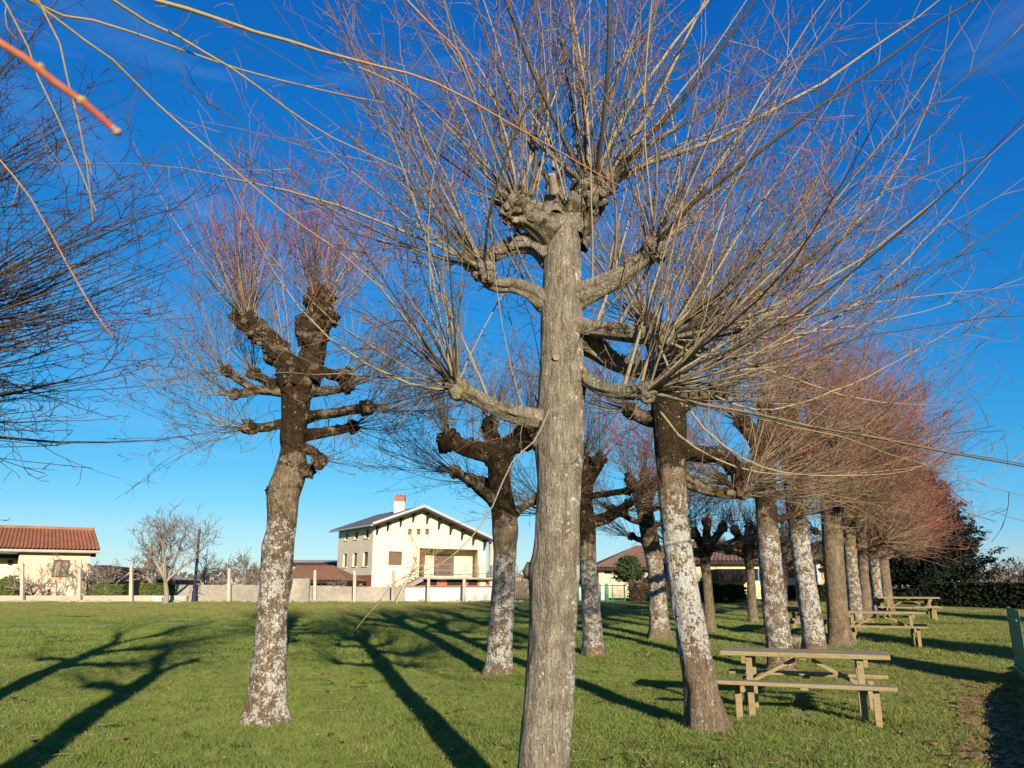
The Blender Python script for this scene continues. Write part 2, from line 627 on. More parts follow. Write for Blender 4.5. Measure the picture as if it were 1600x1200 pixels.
def copy_tree(o, parent=None):
    c = o.copy()
    C.objects.link(c)
    c.parent = parent
    for ch in list(o.children):
        copy_tree(ch, c)
    return c


# ------------------------------------------------------------------ ground
def smooth(a, b, x):
    t = np.clip((x - a) / (b - a), 0, 1)
    return t * t * (3 - 2 * t)


# the leaf-strewn bare strip on the right follows the fence
STRIP_A = ground(1585, 1260)
STRIP_B = ground(1545, 1040)


def strip_dist(x, y):
    """signed distance to the strip's centre line, and how far along it lies"""
    dx, dy = STRIP_B.x - STRIP_A.x, STRIP_B.y - STRIP_A.y
    L = math.hypot(dx, dy)
    dx, dy = dx / L, dy / L
    return (x - STRIP_A.x) * dy - (y - STRIP_A.y) * dx, (x - STRIP_A.x) * dx + (y - STRIP_A.y) * dy


def ground_attrs(x, y):
    d, s = strip_dist(x, y)
    strip = smooth(0.55, 0.15, np.abs(d + 0.1)) * smooth(8.6, 6.4, s)
    # worn pale track across the far meadow, on the left
    yc = 27.5 + 0.10 * x + 0.6 * np.sin(x * 0.35)
    track = smooth(2.2, 0.3, np.abs(y - yc)) * smooth(-5.0, -9.0, x) * (0.5 + 0.35 * np.sin(x * 0.9 + 2) * np.sin(x * 0.37 + y))
    far = smooth(34, 42, y) * smooth(3, -2, x) * 0.2
    foot = np.zeros_like(x)
    for bx, by, br in ((0.19, 5.58, 0.5), (-2.92, 9.89, 0.55), (-0.25, 14.32, 0.5), (2.26, 9.59, 0.55), (1.75, 17.3, 0.5), (4.85, 14.8, 0.55), (6.65, 17.9, 0.5), (3.9, 21.5, 0.5), (3.75, 10.6, 0.5), (3.2, 10.75, 0.45)):
        foot = np.maximum(foot, smooth(br, br * 0.35, np.hypot(x - bx, y - by)) * 0.75)
    bare = np.maximum(np.maximum(np.maximum(strip, track), far), foot)
    dirt = smooth(0.1, 0.4, strip)
    return bare, dirt


def relief(x, y):
    z = gz(y) + 0.018 * np.sin(x * 1.3 + 0.5 * y) * np.sin(y * 0.9 + 1.0) + 0.012 * np.sin(x * 3.1 + 1.7) * np.sin(y * 2.3)
    d, s = strip_dist(x, y)
    ditch = smooth(0.45, 0.1, np.abs(d - 0.1)) * smooth(8.2, 6.8, s)
    ridge = smooth(0.35, 0.05, np.abs(d - 0.55)) * smooth(8.6, 7.0, s)
    return z - 0.10 * ditch + 0.05 * ridge


def build_ground():
    xs = np.unique(np.concatenate([np.linspace(-900, -60, 12), np.linspace(-60, -14, 60), np.linspace(-14, 14, 190), np.linspace(14, 60, 60), np.linspace(60, 900, 12)]))
    ys = np.unique(np.concatenate([np.linspace(-300, -12, 8), np.linspace(-12, 5, 30), np.linspace(5, 20, 150), np.linspace(20, 70, 110), np.linspace(70, 1500, 14)]))
    X, Y = np.meshgrid(xs, ys)
    Z = relief(X, Y)
    nx, ny = len(xs), len(ys)
    v = np.stack([X.ravel(), Y.ravel(), Z.ravel()], 1)
    i = np.arange(nx - 1)[None, :] + np.arange(ny - 1)[:, None] * nx
    f = np.stack([i, i + 1, i + nx + 1, i + nx], -1).reshape(-1, 4)
    b, d = ground_attrs(X.ravel(), Y.ravel())
    o = link('ground', mesh_np('ground', v, f, {'bare': b, 'dirt': d}), GROUND, None, True)
    tag(o, kind='structure')


build_ground()


def make_tuft(name, rng, n, size, hmin, hmax, w, seg=3):
    """a patch of n curved blades"""
    px = (rng.random((n, 2)) - 0.5) * size
    az = rng.random(n) * 2 * np.pi
    h = hmin + (hmax - hmin) * rng.random(n) ** 1.6
    lean = (0.25 + 0.9 * rng.random(n)) * h
    la = rng.random(n) * 2 * np.pi
    vs = np.zeros((n, (seg + 1) * 2 - 1, 3))
    tip = np.zeros((n, (seg + 1) * 2 - 1))
    for k in range(seg + 1):
        t = k / seg
        cx = px[:, 0] + np.cos(la) * lean * t * t
        cy = px[:, 1] + np.sin(la) * lean * t * t
        cz = h * (t - 0.25 * t * t) - 0.004
        ww = w * (1 - t) ** 0.6 / 2
        if k < seg:
            for s, sg in ((0, -1), (1, 1)):
                vs[:, 2 * k + s] = np.stack([cx + np.cos(az) * ww * sg, cy + np.sin(az) * ww * sg, cz], 1)
                tip[:, 2 * k + s] = t
        else:
            vs[:, 2 * k] = np.stack([cx, cy, cz], 1)
            tip[:, 2 * k] = 1
    nv = vs.shape[1]
    tris = []
    for k in range(seg - 1):
        a = 2 * k
        tris += [(a, a + 1, a + 3), (a, a + 3, a + 2)]
    a = 2 * (seg - 1)
    tris += [(a, a + 1, a + 2)]
    f = (np.array(tris)[None] + (np.arange(n) * nv)[:, None, None]).reshape(-1, 3)
    me = mesh_np(name, vs.reshape(-1, 3), f, {'tip': tip.ravel()})
    me.materials.append(GRASS)
    return me


def scatter(name, pts, scl, rot, sources, label, cat, rng):
    """one object whose points each carry an instance of one of the source meshes"""
    me = bpy.data.meshes.new(name)
    me.vertices.add(len(pts))
    me.vertices.foreach_set('co', np.asarray(pts, dtype=np.float32).ravel())
    for an, av in (('scl', scl), ('rot', rot)):
        a = me.attributes.new(an, 'FLOAT', 'POINT')
        a.data.foreach_set('value', np.asarray(av, dtype=np.float32))
    a = me.attributes.new('pick', 'INT', 'POINT')
    a.data.foreach_set('value', rng.integers(0, len(sources), len(pts)).astype(np.int32))
    o = bpy.data.objects.new(name, me)
    C.objects.link(o)
    ng = bpy.data.node_groups.new(name + '_nodes', 'GeometryNodeTree')
    ng.interface.new_socket('Geometry', in_out='INPUT', socket_type='NodeSocketGeometry')
    ng.interface.new_socket('Geometry', in_out='OUTPUT', socket_type='NodeSocketGeometry')
    nd = ng.nodes
    gi = nd.new('NodeGroupInput')
    go = nd.new('NodeGroupOutput')
    iop = nd.new('GeometryNodeInstanceOnPoints')
    g2i = nd.new('GeometryNodeGeometryToInstance')
    for s in reversed(sources):
        so = bpy.data.objects.new(s.name + '_source', s)
        oi = nd.new('GeometryNodeObjectInfo')
        oi.inputs['Object'].default_value = so
        ng.links.new(oi.outputs['Geometry'], g2i.inputs[0])
    iop.inputs['Pick Instance'].default_value = True

    def named(nm, typ):
        na = nd.new('GeometryNodeInputNamedAttribute')
        na.data_type = typ
        na.inputs['Name'].default_value = nm
        return na.outputs['Attribute']
    cx = nd.new('ShaderNodeCombineXYZ')
    ng.links.new(named('rot', 'FLOAT'), cx.inputs['Z'])
    e2r = nd.new('FunctionNodeEulerToRotation')
    ng.links.new(cx.outputs[0], e2r.inputs[0])
    ng.links.new(gi.outputs[0], iop.inputs['Points'])
    ng.links.new(g2i.outputs[0], iop.inputs['Instance'])
    ng.links.new(named('pick', 'INT'), iop.inputs['Instance Index'])
    ng.links.new(e2r.outputs[0], iop.inputs['Rotation'])
    ng.links.new(named('scl', 'FLOAT'), iop.inputs['Scale'])
    ng.links.new(iop.outputs[0], go.inputs[0])
    md = o.modifiers.new('scatter', 'NODES')
    md.node_group = ng
    return tag(o, label, cat, kind='stuff')


def grass_field():
    rng = np.random.default_rng(5)

    def pts(y0, y1, n, slack):
        # denser sampling towards the camera, inside a wedge wider than the view
        y = np.sqrt(rng.random(n) * (y1 * y1 - y0 * y0) + y0 * y0)
        x = (rng.random(n) * 2 - 1) * (0.72 * y + slack)
        b, d = ground_attrs(x, y)
        b = b * (0.6 + 0.4 * np.sin(x * 1.7 + y * 2.3))
        keep = rng.random(n) > b * 0.95
        x, y = x[keep], y[keep]
        return np.stack([x, y, relief(x, y)], 1)
    near = [make_tuft('near_tuft', rng, 150, 0.34, 0.016, 0.07, 0.007) for _ in range(3)]
    far = [make_tuft('far_tuft', rng, 260, 1.1, 0.025, 0.085, 0.012, 2) for _ in range(3)]
    p = pts(4.0, 17.0, 9500, 1.5)
    nz = np.array([noise.noise(Vector((a * 0.6, b * 0.6, 3.1))) for a, b, c in p])
    s = 0.85 + 0.5 * nz + 0.25 * rng.random(len(p))
    # longer grass left standing round each trunk
    scatter('near_grass', p, np.clip(s, 0.45, 1.5), rng.random(len(p)) * 6.28, near, 'short green turf with yellowed blades in the foreground', 'grass', rng)
    clump = [make_tuft('clump_tuft', rng, 60, 0.16, 0.03, 0.105, 0.008) for _ in range(3)]
    p = pts(4.0, 20.0, 6500, 1.5)
    keep = np.array([noise.noise(Vector((a * 0.9, b * 0.9, 8.1))) + 0.6 * noise.noise(Vector((a * 3, b * 3, 1.1))) for a, b, c in p]) > 0.0
    p = p[keep]
    scatter('grass_clumps', p, 0.6 + 0.7 * rng.random(len(p)), rng.random(len(p)) * 6.28, clump, 'longer tussocks standing out of the turf', 'grass', rng)
    # a collar of unmown grass round each near trunk
    q = []
    for (bx, by, br) in ((0.19, 5.58, 0.3), (-2.92, 9.89, 0.34), (-0.25, 14.32, 0.3), (2.26, 9.59, 0.33), (1.75, 17.3, 0.3), (4.85, 14.8, 0.35), (6.65, 17.9, 0.33)):
        for _ in range(46):
            a = rng.random() * 6.28
            rr = br + 0.16 * abs(rng.normal())
            q.append((bx + rr * math.cos(a), by + rr * math.sin(a), float(relief(bx, by))))
    q = np.array(q)
    scatter('collar_grass', q, 0.8 + 0.6 * rng.random(len(q)), rng.random(len(q)) * 6.28, clump, 'unmown grass standing round the feet of the trunks', 'grass', rng)
    p = pts(16.0, 43.0, 6500, 3.0)
    s = 0.8 + 0.5 * rng.random(len(p))
    scatter('far_grass', p, s, rng.random(len(p)) * 6.28, far, 'mown green meadow grass running back to the boundary walls', 'grass', rng)


grass_field()


# ------------------------------------------------------------------ pollarded trees: woody bodies
def catmull(P, R, step):
    """resample a polyline with radii as a smooth curve"""
    P = [Vector(p) for p in P]
    Q = [P[0] * 2 - P[1]] + P + [P[-1] * 2 - P[-2]]
    RR = [R[0]] + list(R) + [R[-1]]
    out, rad = [], []
    for i in range(1, len(Q) - 2):
        n = max(2, int((Q[i + 1] - Q[i]).length / step))
        for j in range(n):
            t = j / n
            a, b, c, d = Q[i - 1], Q[i], Q[i + 1], Q[i + 2]
            out.append(0.5 * ((2 * b) + (c - a) * t + (2 * a - 5 * b + 4 * c - d) * t * t + (3 * b - a - 3 * c + d) * t ** 3))
            a, b, c, d = RR[i - 1], RR[i], RR[i + 1], RR[i + 2]
            rad.append(max(0.004, 0.5 * ((2 * b) + (c - a) * t + (2 * a - 5 * b + 4 * c - d) * t * t + (3 * b - a - 3 * c + d) * t ** 3)))
    out.append(P[-1])
    rad.append(R[-1])
    return out, rad


class Wood:
    def __init__(self):
        self.v, self.f, self.li, self.mo = [], [], [], []

    def sweep(self, P, R, k, step, seed, ridge=0.04, lump=0.08, lich=None, moss_shade=None, flare=0.0, lobes=12.0, cap=True):
        pts, rad = catmull(P, R, step)
        n = len(pts)
        base = len(self.v)
        t0 = (pts[1] - pts[0]).normalized()
        s = t0.cross(Vector((0.13, 0.97, 0.2)))
        if s.length < 0.2:
            s = t0.cross(Vector((1, 0, 0)))
        s.normalize()
        L = 0.0
        sv = Vector((seed * 7.31, seed * 3.17, seed * 1.9))
        for i in range(n):
            t = (pts[min(i + 1, n - 1)] - pts[max(i - 1, 0)]).normalized()
            s = (s - t * s.dot(t)).normalized()
            u = t.cross(s)
            if i:
                L += (pts[i] - pts[i - 1]).length
            h = i / (n - 1)
            fl = flare * math.exp(-L / 0.16) if flare else 0.0
            for j in range(k):
                a = 2 * math.pi * j / k
                ca, sa = math.cos(a), math.sin(a)
                d = s * ca + u * sa
                r = rad[i]
                q = Vector((ca * 1.3, sa * 1.3, L * 1.5)) + sv
                lo = noise.noise(q)
                mid = noise.noise(Vector((ca * 3, sa * 3, L * 5)) + sv)
                rg = noise.noise(Vector((ca * lobes * 0.5, sa * lobes * 0.5, L * 3.2)) + sv)
                rg = 1 - abs(rg) * 2.2
                m = 1 + lump * lo + lump * 0.5 * mid + ridge * rg
                m += fl * (1 + 0.7 * math.sin(a * 5 + seed) + 0.4 * lo)
                self.v.append(tuple(pts[i] + d * (r * m)))
                wp = pts[i] + d * r
                self.li.append(lich(h, wp, d) if lich else 0.2)
                self.mo.append(moss_shade(h, wp, d) if moss_shade else 0.2)
        for i in range(n - 1):
            for j in range(k):
                j2 = (j + 1) % k
                self.f.append((base + i * k + j, base + i * k + j2, base + (i + 1) * k + j2, base + (i + 1) * k + j))
        if cap:
            c = len(self.v)
            self.v.append(tuple(pts[-1] + t * rad[-1] * 0.45))
            self.li.append(self.li[-1])
            self.mo.append(self.mo[-1])
            for j in range(k):
                a, b = base + (n - 1) * k + j, base + (n - 1) * k + (j + 1) % k
                self.f.append((a, b, c, c))
        return self

    def blob(self, c, r, seed, k=18, lump=0.35, lich=0.2, moss_shade=0.4, squash=1.0):
        """a gnarled swelling"""
        c = Vector(c)
        base = len(self.v)
        m = max(6, k * 2 // 3)
        for i in range(m + 1):
            th = math.pi * i / m
            for j in range(k):
                ph = 2 * math.pi * j / k
                d = Vector((math.sin(th) * math.cos(ph), math.sin(th) * math.sin(ph), math.cos(th)))
                q = d * 2.0 + Vector((seed * 3.3, seed * 1.7, seed))
                q2 = d * 5.0 + Vector((seed, seed * 2.7, seed))
                rr = r * (1 + lump * noise.noise(q) + lump * 0.7 * noise.noise(q2))
                self.v.append((c.x + d.x * rr, c.y + d.y * rr, c.z + d.z * rr * squash))
                self.li.append(lich)
                self.mo.append(moss_shade)
        for i in range(m):
            for j in range(k):
                j2 = (j + 1) % k
                self.f.append((base + i * k + j, base + (i + 1) * k + j, base + (i + 1) * k + j2, base + i * k + j2))
        return self

    def build(self, name, mat, parent):
        me = bpy.data.meshes.new(name)
        me.from_pydata(self.v, [], [tuple(dict.fromkeys(f)) for f in self.f])
        for an, av in (('lich', self.li), ('moss_shade', self.mo)):
            a = me.attributes.new(an, 'FLOAT', 'POINT')
            a.data.foreach_set('value', np.asarray(av, dtype=np.float32))
        return link(name, me, mat, parent, True)


# ------------------------------------------------------------------ pollarded trees: shoots
def unit(a):
    return a / np.maximum(np.linalg.norm(a, axis=-1, keepdims=True), 1e-9)


class Twigs:
    def __init__(self):
        self.parts = []

    def add(self, P, R, A, rnd, k):
        if len(P):
            self.parts.append((P, R, A, rnd, k))

    def mesh(self, name):
        V, Fc, T, Q = [], [], [], []
        off = 0
        for P, R, A, rnd, k in self.parts:
            M, N, _ = P.shape
            tan = np.empty_like(P)
            tan[:, 1:-1] = P[:, 2:] - P[:, :-2]
            tan[:, 0] = P[:, 1] - P[:, 0]
            tan[:, -1] = P[:, -1] - P[:, -2]
            tan = unit(tan)
            avg = unit(tan.mean(1))
            ref = np.where(np.abs(avg[:, 1:2]) < 0.7, np.array([[0.0, 1, 0]]), np.array([[1.0, 0, 0]]))
            s = unit(np.cross(tan, ref[:, None, :]))
            u = np.cross(tan, s)
            an = np.arange(k) * 2 * np.pi / k
            ring = s[:, :, None, :] * np.cos(an)[None, None, :, None] + u[:, :, None, :] * np.sin(an)[None, None, :, None]
            vv = P[:, :, None, :] + ring * R[:, :, None, None]
            V.append(vv.reshape(-1, 3))
            T.append(np.repeat(A.reshape(-1), k))
            Q.append(np.repeat(rnd, N * k))
            m = np.arange(M)[:, None, None] * (N * k)
            i = np.arange(N - 1)[None, :, None] * k
            j = np.arange(k)[None, None, :]
            j2 = (j + 1) % k
            f = np.stack([m + i + j, m + i + j2, m + i + k + j2, m + i + k + j], -1).reshape(-1, 4) + off
            Fc.append(f)
            off += M * N * k
        return mesh_np(name, np.concatenate(V), np.concatenate(Fc), {'tip': np.concatenate(T), 'rnd': np.concatenate(Q)})

    def build(self, name, mat, parent):
        o = link(name, self.mesh(name), mat, parent, True)
        if parent:
            o['kind'] = 'stuff'
        return o


def grow(rng, O, D, L, N, up, wob, zig=0.0):
    """polylines from O along D, bending upwards and wandering"""
    M = len(O)
    P = np.zeros((M, N, 3))
    P[:, 0] = O
    d = unit(D.copy())
    step = (L / (N - 1))[:, None]
    drift = rng.normal(size=(M, 3)) * wob
    side = unit(np.cross(d, rng.normal(size=(M, 3))))
    for i in range(1, N):
        d = unit(d + drift / (N - 1) + rng.normal(size=(M, 3)) * wob * 0.35 / math.sqrt(N) + np.array([0, 0, 1.0]) * (up / (N - 1))[:, None]
                 + side * zig * (1 if i % 2 else -1))
        P[:, i] = P[:, i - 1] + d * step
    return P


def sample(P, s):
    """points and tangents on polylines P (M,N,3) at fractions s (M,)"""
    M, N, _ = P.shape
    x = np.clip(s * (N - 1), 0, N - 1.001)
    i = x.astype(int)
    f = (x - i)[:, None]
    m = np.arange(M)
    a, b = P[m, i], P[m, i + 1]
    return a * (1 - f) + b * f, unit(b - a)


def shoot_set(tw, rng, O, D, L, r0, up, detail=2, nside=8, k=5, N=9, wob=0.35, tip0=0.0, thin=1.0):
    """long shoots with side twigs and finer twiglets"""
    M = len(O)
    if not M:
        return
    P = grow(rng, O, D, L, N, up, wob, 0.045)
    t = np.linspace(0, 1, N)[None]
    rmin = 0.0016 * thin
    R = np.maximum(r0[:, None] * (1 - t) ** 0.85, rmin) * (1 + 0.25 * np.exp(-t * 14))
    A = np.clip(tip0 + (1 - tip0) * np.repeat(t, M, 0) ** 1.3 * (0.75 + 0.35 * rng.random((M, 1))), 0, 1)
    rnd = rng.random(M)
    tw.add(P, R, A, rnd, k)
    if detail < 1:
        return
    idx = np.repeat(np.arange(M), nside)
    s = 0.16 + 0.82 * rng.random(len(idx)) ** 0.9
    o, tg = sample(P[idx], s)
    perp = unit(np.cross(tg, rng.normal(size=tg.shape)))
    ang = 0.55 + 0.5 * rng.random(len(idx))
    d = tg * np.cos(ang)[:, None] + perp * np.sin(ang)[:, None]
    Ls = L[idx] * (0.08 + 0.26 * rng.random(len(idx)) ** 1.4) * (1.15 - 0.6 * s)
    P2 = grow(rng, o, d, Ls, 5, np.full(len(idx), 0.35), 0.5, 0.16)
    t2 = np.linspace(0, 1, 5)[None]
    rr = np.maximum(r0[idx] * (1 - s) ** 0.8 * 0.45, rmin * 1.3)
    R2 = np.maximum(rr[:, None] * (1 - t2 * 0.75), rmin * 0.75)
    A2 = np.clip(np.maximum(0.22 + 0.28 * s[:, None], A[idx, 0][:, None]) + 0.5 * t2, 0, 1)
    tw.add(P2, R2, A2, 0.15 + 0.85 * rng.random(len(idx)), 3)
    if detail < 2:
        return
    idx2 = np.repeat(np.arange(len(idx)), 2)
    s2 = 0.25 + 0.7 * rng.random(len(idx2))
    o, tg = sample(P2[idx2], s2)
    perp = unit(np.cross(tg, rng.normal(size=tg.shape)))
    d = tg * 0.65 + perp * 0.76
    L3 = Ls[idx2] * (0.2 + 0.4 * rng.random(len(idx2)))
    P3 = grow(rng, o, d, L3, 4, np.full(len(idx2), 0.2), 0.5, 0.18)
    t3 = np.linspace(0, 1, 4)[None]
    R3 = np.repeat(np.maximum(rmin * 1.0 * (1 - 0.4 * t3), rmin * 0.6), len(idx2), 0)
    A3 = np.clip(0.55 + 0.45 * np.repeat(t3, len(idx2), 0), 0, 1)
    tw.add(P3, R3, A3, rng.random(len(idx2)) * 0.9, 3)


def head_shoots(tw, rng, c, hr, n, bias, spread, Lr, rr, up, **kw):
    """n shoots bristling from a pollard head at c"""
    b = np.array(bias, dtype=float)
    d = unit(b[None] + rng.normal(size=(n, 3)) * spread)
    back = (d * unit(b[None])).sum(1) < 0.35
    d[back] = unit(d[back] + unit(b[None]) * 1.2)
    d[:, 2] = np.maximum(d[:, 2], -0.22)
    o = np.array(c)[None] + unit(d + rng.normal(size=(n, 3)) * 0.5) * hr * 0.55
    L = Lr[0] + (Lr[1] - Lr[0]) * rng.random(n)
    r = rr[0] + (rr[1] - rr[0]) * rng.random(n) ** 1.8
    # thick shoots grow long
    L *= 0.8 + 0.35 * (r - rr[0]) / max(1e-6, rr[1] - rr[0])
    shoot_set(tw, rng, o, d, L, r, np.full(n, up) * (0.6 + 0.8 * rng.random(n)), **kw)


def twig_path(tw, pts, r0, r1, rng, k=6, tip0=0.0, tip1=1.0, rnd=0.2, nside=5, slen=0.25):
    """one particular shoot through given points"""
    p, _ = catmull(pts, [1] * len(pts), 0.12)
    P = np.array([tuple(v) for v in p])[None]
    N = P.shape[1]
    P[0, 1:-1] += rng.normal(size=(N - 2, 3)) * r0 * 0.25
    t = np.linspace(0, 1, N)[None]
    tw.add(P, r0 + (r1 - r0) * t, tip0 + (tip1 - tip0) * t, np.array([rnd]), k)
    if nside:
        s = 0.1 + 0.85 * rng.random(nside)
        o, tg = sample(np.repeat(P, nside, 0), s)
        perp = unit(np.cross(tg, rng.normal(size=tg.shape)))
        d = tg * 0.7 + perp * 0.7
        L = slen * (0.3 + rng.random(nside))
        P2 = grow(rng, o, d, L, 6, np.full(nside, 0.2), 0.5, 0.14)
        t2 = np.linspace(0, 1, 6)[None]
        tw.add(P2, np.repeat(np.maximum(r1 * 0.9 * (1 - 0.6 * t2), 0.0008), nside, 0), np.repeat(np.clip(tip0 + 0.3 + 0.5 * t2, 0, 1), nside, 0), rng.random(nside), 3)


# lichen, and moss with crown shade in its colour, by height on a trunk (h = 0 base .. 1 top)
def lich_band(lo, hi, amt, base=0.12):
    def f(h, p, d):
        w = max(0.0, min(1.0, (h - lo) / 0.08)) * max(0.0, min(1.0, (hi - h) / 0.12))
        return base + amt * w
    return f


def moss_shade_top(start, amt, base=0.05, side=None):
    def f(h, p, d):
        w = max(0.0, min(1.0, (h - start) / 0.13))
        m = base + amt * w
        if side is not None:
            m += 0.35 * max(0.0, d.dot(side))
        return m
    return f


def tree_root(name, base, label, group='pollarded trees on the meadow'):
    return empty(name, base, 0, label, 'tree', group)


def local(pts, base):
    return [Vector(p) - Vector(base) for p in pts]


def px_path(trace, Y, dy0=0.0, dy1=0.0):
    """trace [(px, py), ...] to 3D points at depth Y, drifting from dy0 to dy1 in depth"""
    n = len(trace)
    return [at(x, y, Y + dy0 + (dy1 - dy0) * i / max(1, n - 1)) for i, (x, y) in enumerate(trace)]


def mpp(p):
    """metres per photograph pixel at a point"""
    return (p.y * CP + (p.z - EYE) * SP) / F


def traced_tree(label, Y, trunk, limbs, seed, k=40, step=0.03, mat=None, lich=None, moss_shade=None, flare=0.35, shoot_mat=None, thin=1.0, detail=2, ridge=0.04, lump=0.1, extra=(), lod_k=5):
    """trunk [(px, py, half width px)]; limbs [dict(trace, w0, w1, head, dy, n, bias, spread, L, r, up)]"""
    rng = np.random.default_rng(seed)
    base = at(trunk[0][0], trunk[0][1], Y)
    base.z = gzf(Y)
    root = tree_root('pollarded_tree', base, label)
    pts = [at(x, y, Y) for x, y, w in trunk]
    rad = [w * mpp(p) for (x, y, w), p in zip(trunk, pts)]
    pts[0].z = gzf(Y) - 0.06
    w = Wood()
    w.sweep(local(pts, base), rad, k, step, seed, ridge, lump, lich or lich_band(0.05, 0.75, 0.5), moss_shade or moss_shade_top(0.6, 0.5), flare, cap=True)
    tp = local(pts, base)
    w.blob(tp[-1] - (tp[-1] - tp[-2]).normalized() * rad[-1] * 0.5, rad[-1] * 1.12, seed, 28, 0.2, 0.15, 0.3 if mat else 0.75)
    w.build('trunk', mat or BARK_OLD, root)
    for q, (ex, ey, er, edy) in enumerate(extra):
        p = at(ex, ey, Y + edy)
        b = Wood()
        b.blob(p - base, er * mpp(p), seed + 50 + q * 3, 26, 0.6, 0.12, 0.35 if mat else 0.62)
        for j in range(6):
            dv = Vector(rng.normal(size=3)).normalized()
            b.blob(p - base + dv * er * mpp(p) * 0.85, er * mpp(p) * (0.25 + 0.3 * rng.random()), seed + q * 11 + j, 10, 0.5, 0.1, 0.3 if mat else 0.6)
        b.build('pollard_knuckle', mat or BARK_OLD, root)
    for i, lb in enumerate(limbs):
        dy = lb.get('dy', 0.0)
        lp = px_path(lb['trace'], Y, 0.0, dy)
        sc = mpp(lp[-1])
        r0, r1 = lb['w0'] * sc, lb['w1'] * sc
        n = len(lp)
        rr = [r0 + (r1 - r0) * j / (n - 1) for j in range(n)]
        w = Wood()
        lm = lb.get('moss_shade', 0.35) + (0.0 if mat else 0.16)
        ll = lb.get('lich', 0.3) * 0.55
        w.sweep(local(lp, base), rr, max(12, k // 2), step, seed + i * 3 + 1, ridge * 1.5, 0.44, lambda h, p, d: ll, lambda h, p, d: lm, 0.25)
        hr = lb['head'] * sc
        hc = local(lp, base)[-1]
        w.blob(hc, hr, seed + i, 22, 0.5, ll, lm)
        # knots along the limb and a collar where it leaves the trunk
        lpl = local(lp, base)
        w.blob(lpl[0].lerp(lpl[1], 0.35), r0 * 1.18, seed + i + 40, 16, 0.25, ll, lm)
        for q in range(10):
            f = 0.15 + 0.85 * rng.random()
            j = min(int(f * (n - 1)), n - 2)
            c0 = lpl[j].lerp(lpl[j + 1], f * (n - 1) - j)
            dv = Vector(rng.normal(size=3)).normalized()
            w.blob(c0 + dv * r1 * 0.75, r1 * (0.28 + 0.4 * rng.random()), seed + i * 5 + q, 10, 0.4, ll, lm)
        for q in range(lb.get('knobs', 8)):
            dv = Vector(rng.normal(size=3)).normalized()
            w.blob(hc + dv * hr * 0.85, hr * (0.32 + 0.42 * rng.random()), seed + i * 7 + q, 12, 0.4, ll, lm)
        lo = w.build('limb', mat or BARK_OLD, root)
        if lb.get('n', 0):
            tw = Twigs()
            head_shoots(tw, rng, hc, hr, lb['n'], lb['bias'], lb.get('spread', 0.4), lb['L'], lb['r'], lb.get('up', 0.5), detail=lb.get('detail', detail), nside=lb.get('nside', 8), thin=thin, k=lod_k, wob=lb.get('wob', 0.35), tip0=lb.get('tip0', 0.0))
            if lb.get('along'):
                # more shoots standing along the upper side of the limb
                m = lb['along']
                fr = rng.random(m)
                Pl = np.array([tuple(v) for v in local(lp, base)])[None]
                o, tg = sample(np.repeat(Pl, m, 0), fr)
                d = unit(np.array(lb['bias'])[None] * 0.6 + np.array([0, 0, 0.9]) + rng.normal(size=(m, 3)) * 0.3)
                Lm = lb['L'][0] + (lb['L'][1] - lb['L'][0]) * rng.random(m)
                shoot_set(tw, rng, o + d * r1 * 0.6, d, Lm * 0.9, lb['r'][0] + (lb['r'][1] - lb['r'][0]) * rng.random(m) ** 2, np.full(m, 0.3), detail=detail, nside=7, thin=thin, k=lod_k)
            # short epicormic sprouts all along the limb
            m = lb.get('fuzz', 16)
            Pl = np.array([tuple(v) for v in lpl])[None]
            o, tg = sample(np.repeat(Pl, m, 0), rng.random(m) ** 0.7)
            d = unit(np.cross(tg, rng.normal(size=tg.shape)) + tg * 0.4 + np.array([0, 0, 0.25]))
            shoot_set(tw, rng, o + d * r1 * 0.6, d, 0.15 + 0.5 * rng.random(m) ** 2, np.full(m, 0.0028 * thin), np.full(m, 0.5), detail=1, nside=3, thin=thin, k=3, N=6, tip0=0.3)
            tw.build('shoots', lb.get('mat', shoot_mat or SHOOT), lo)
    return root, base, rng


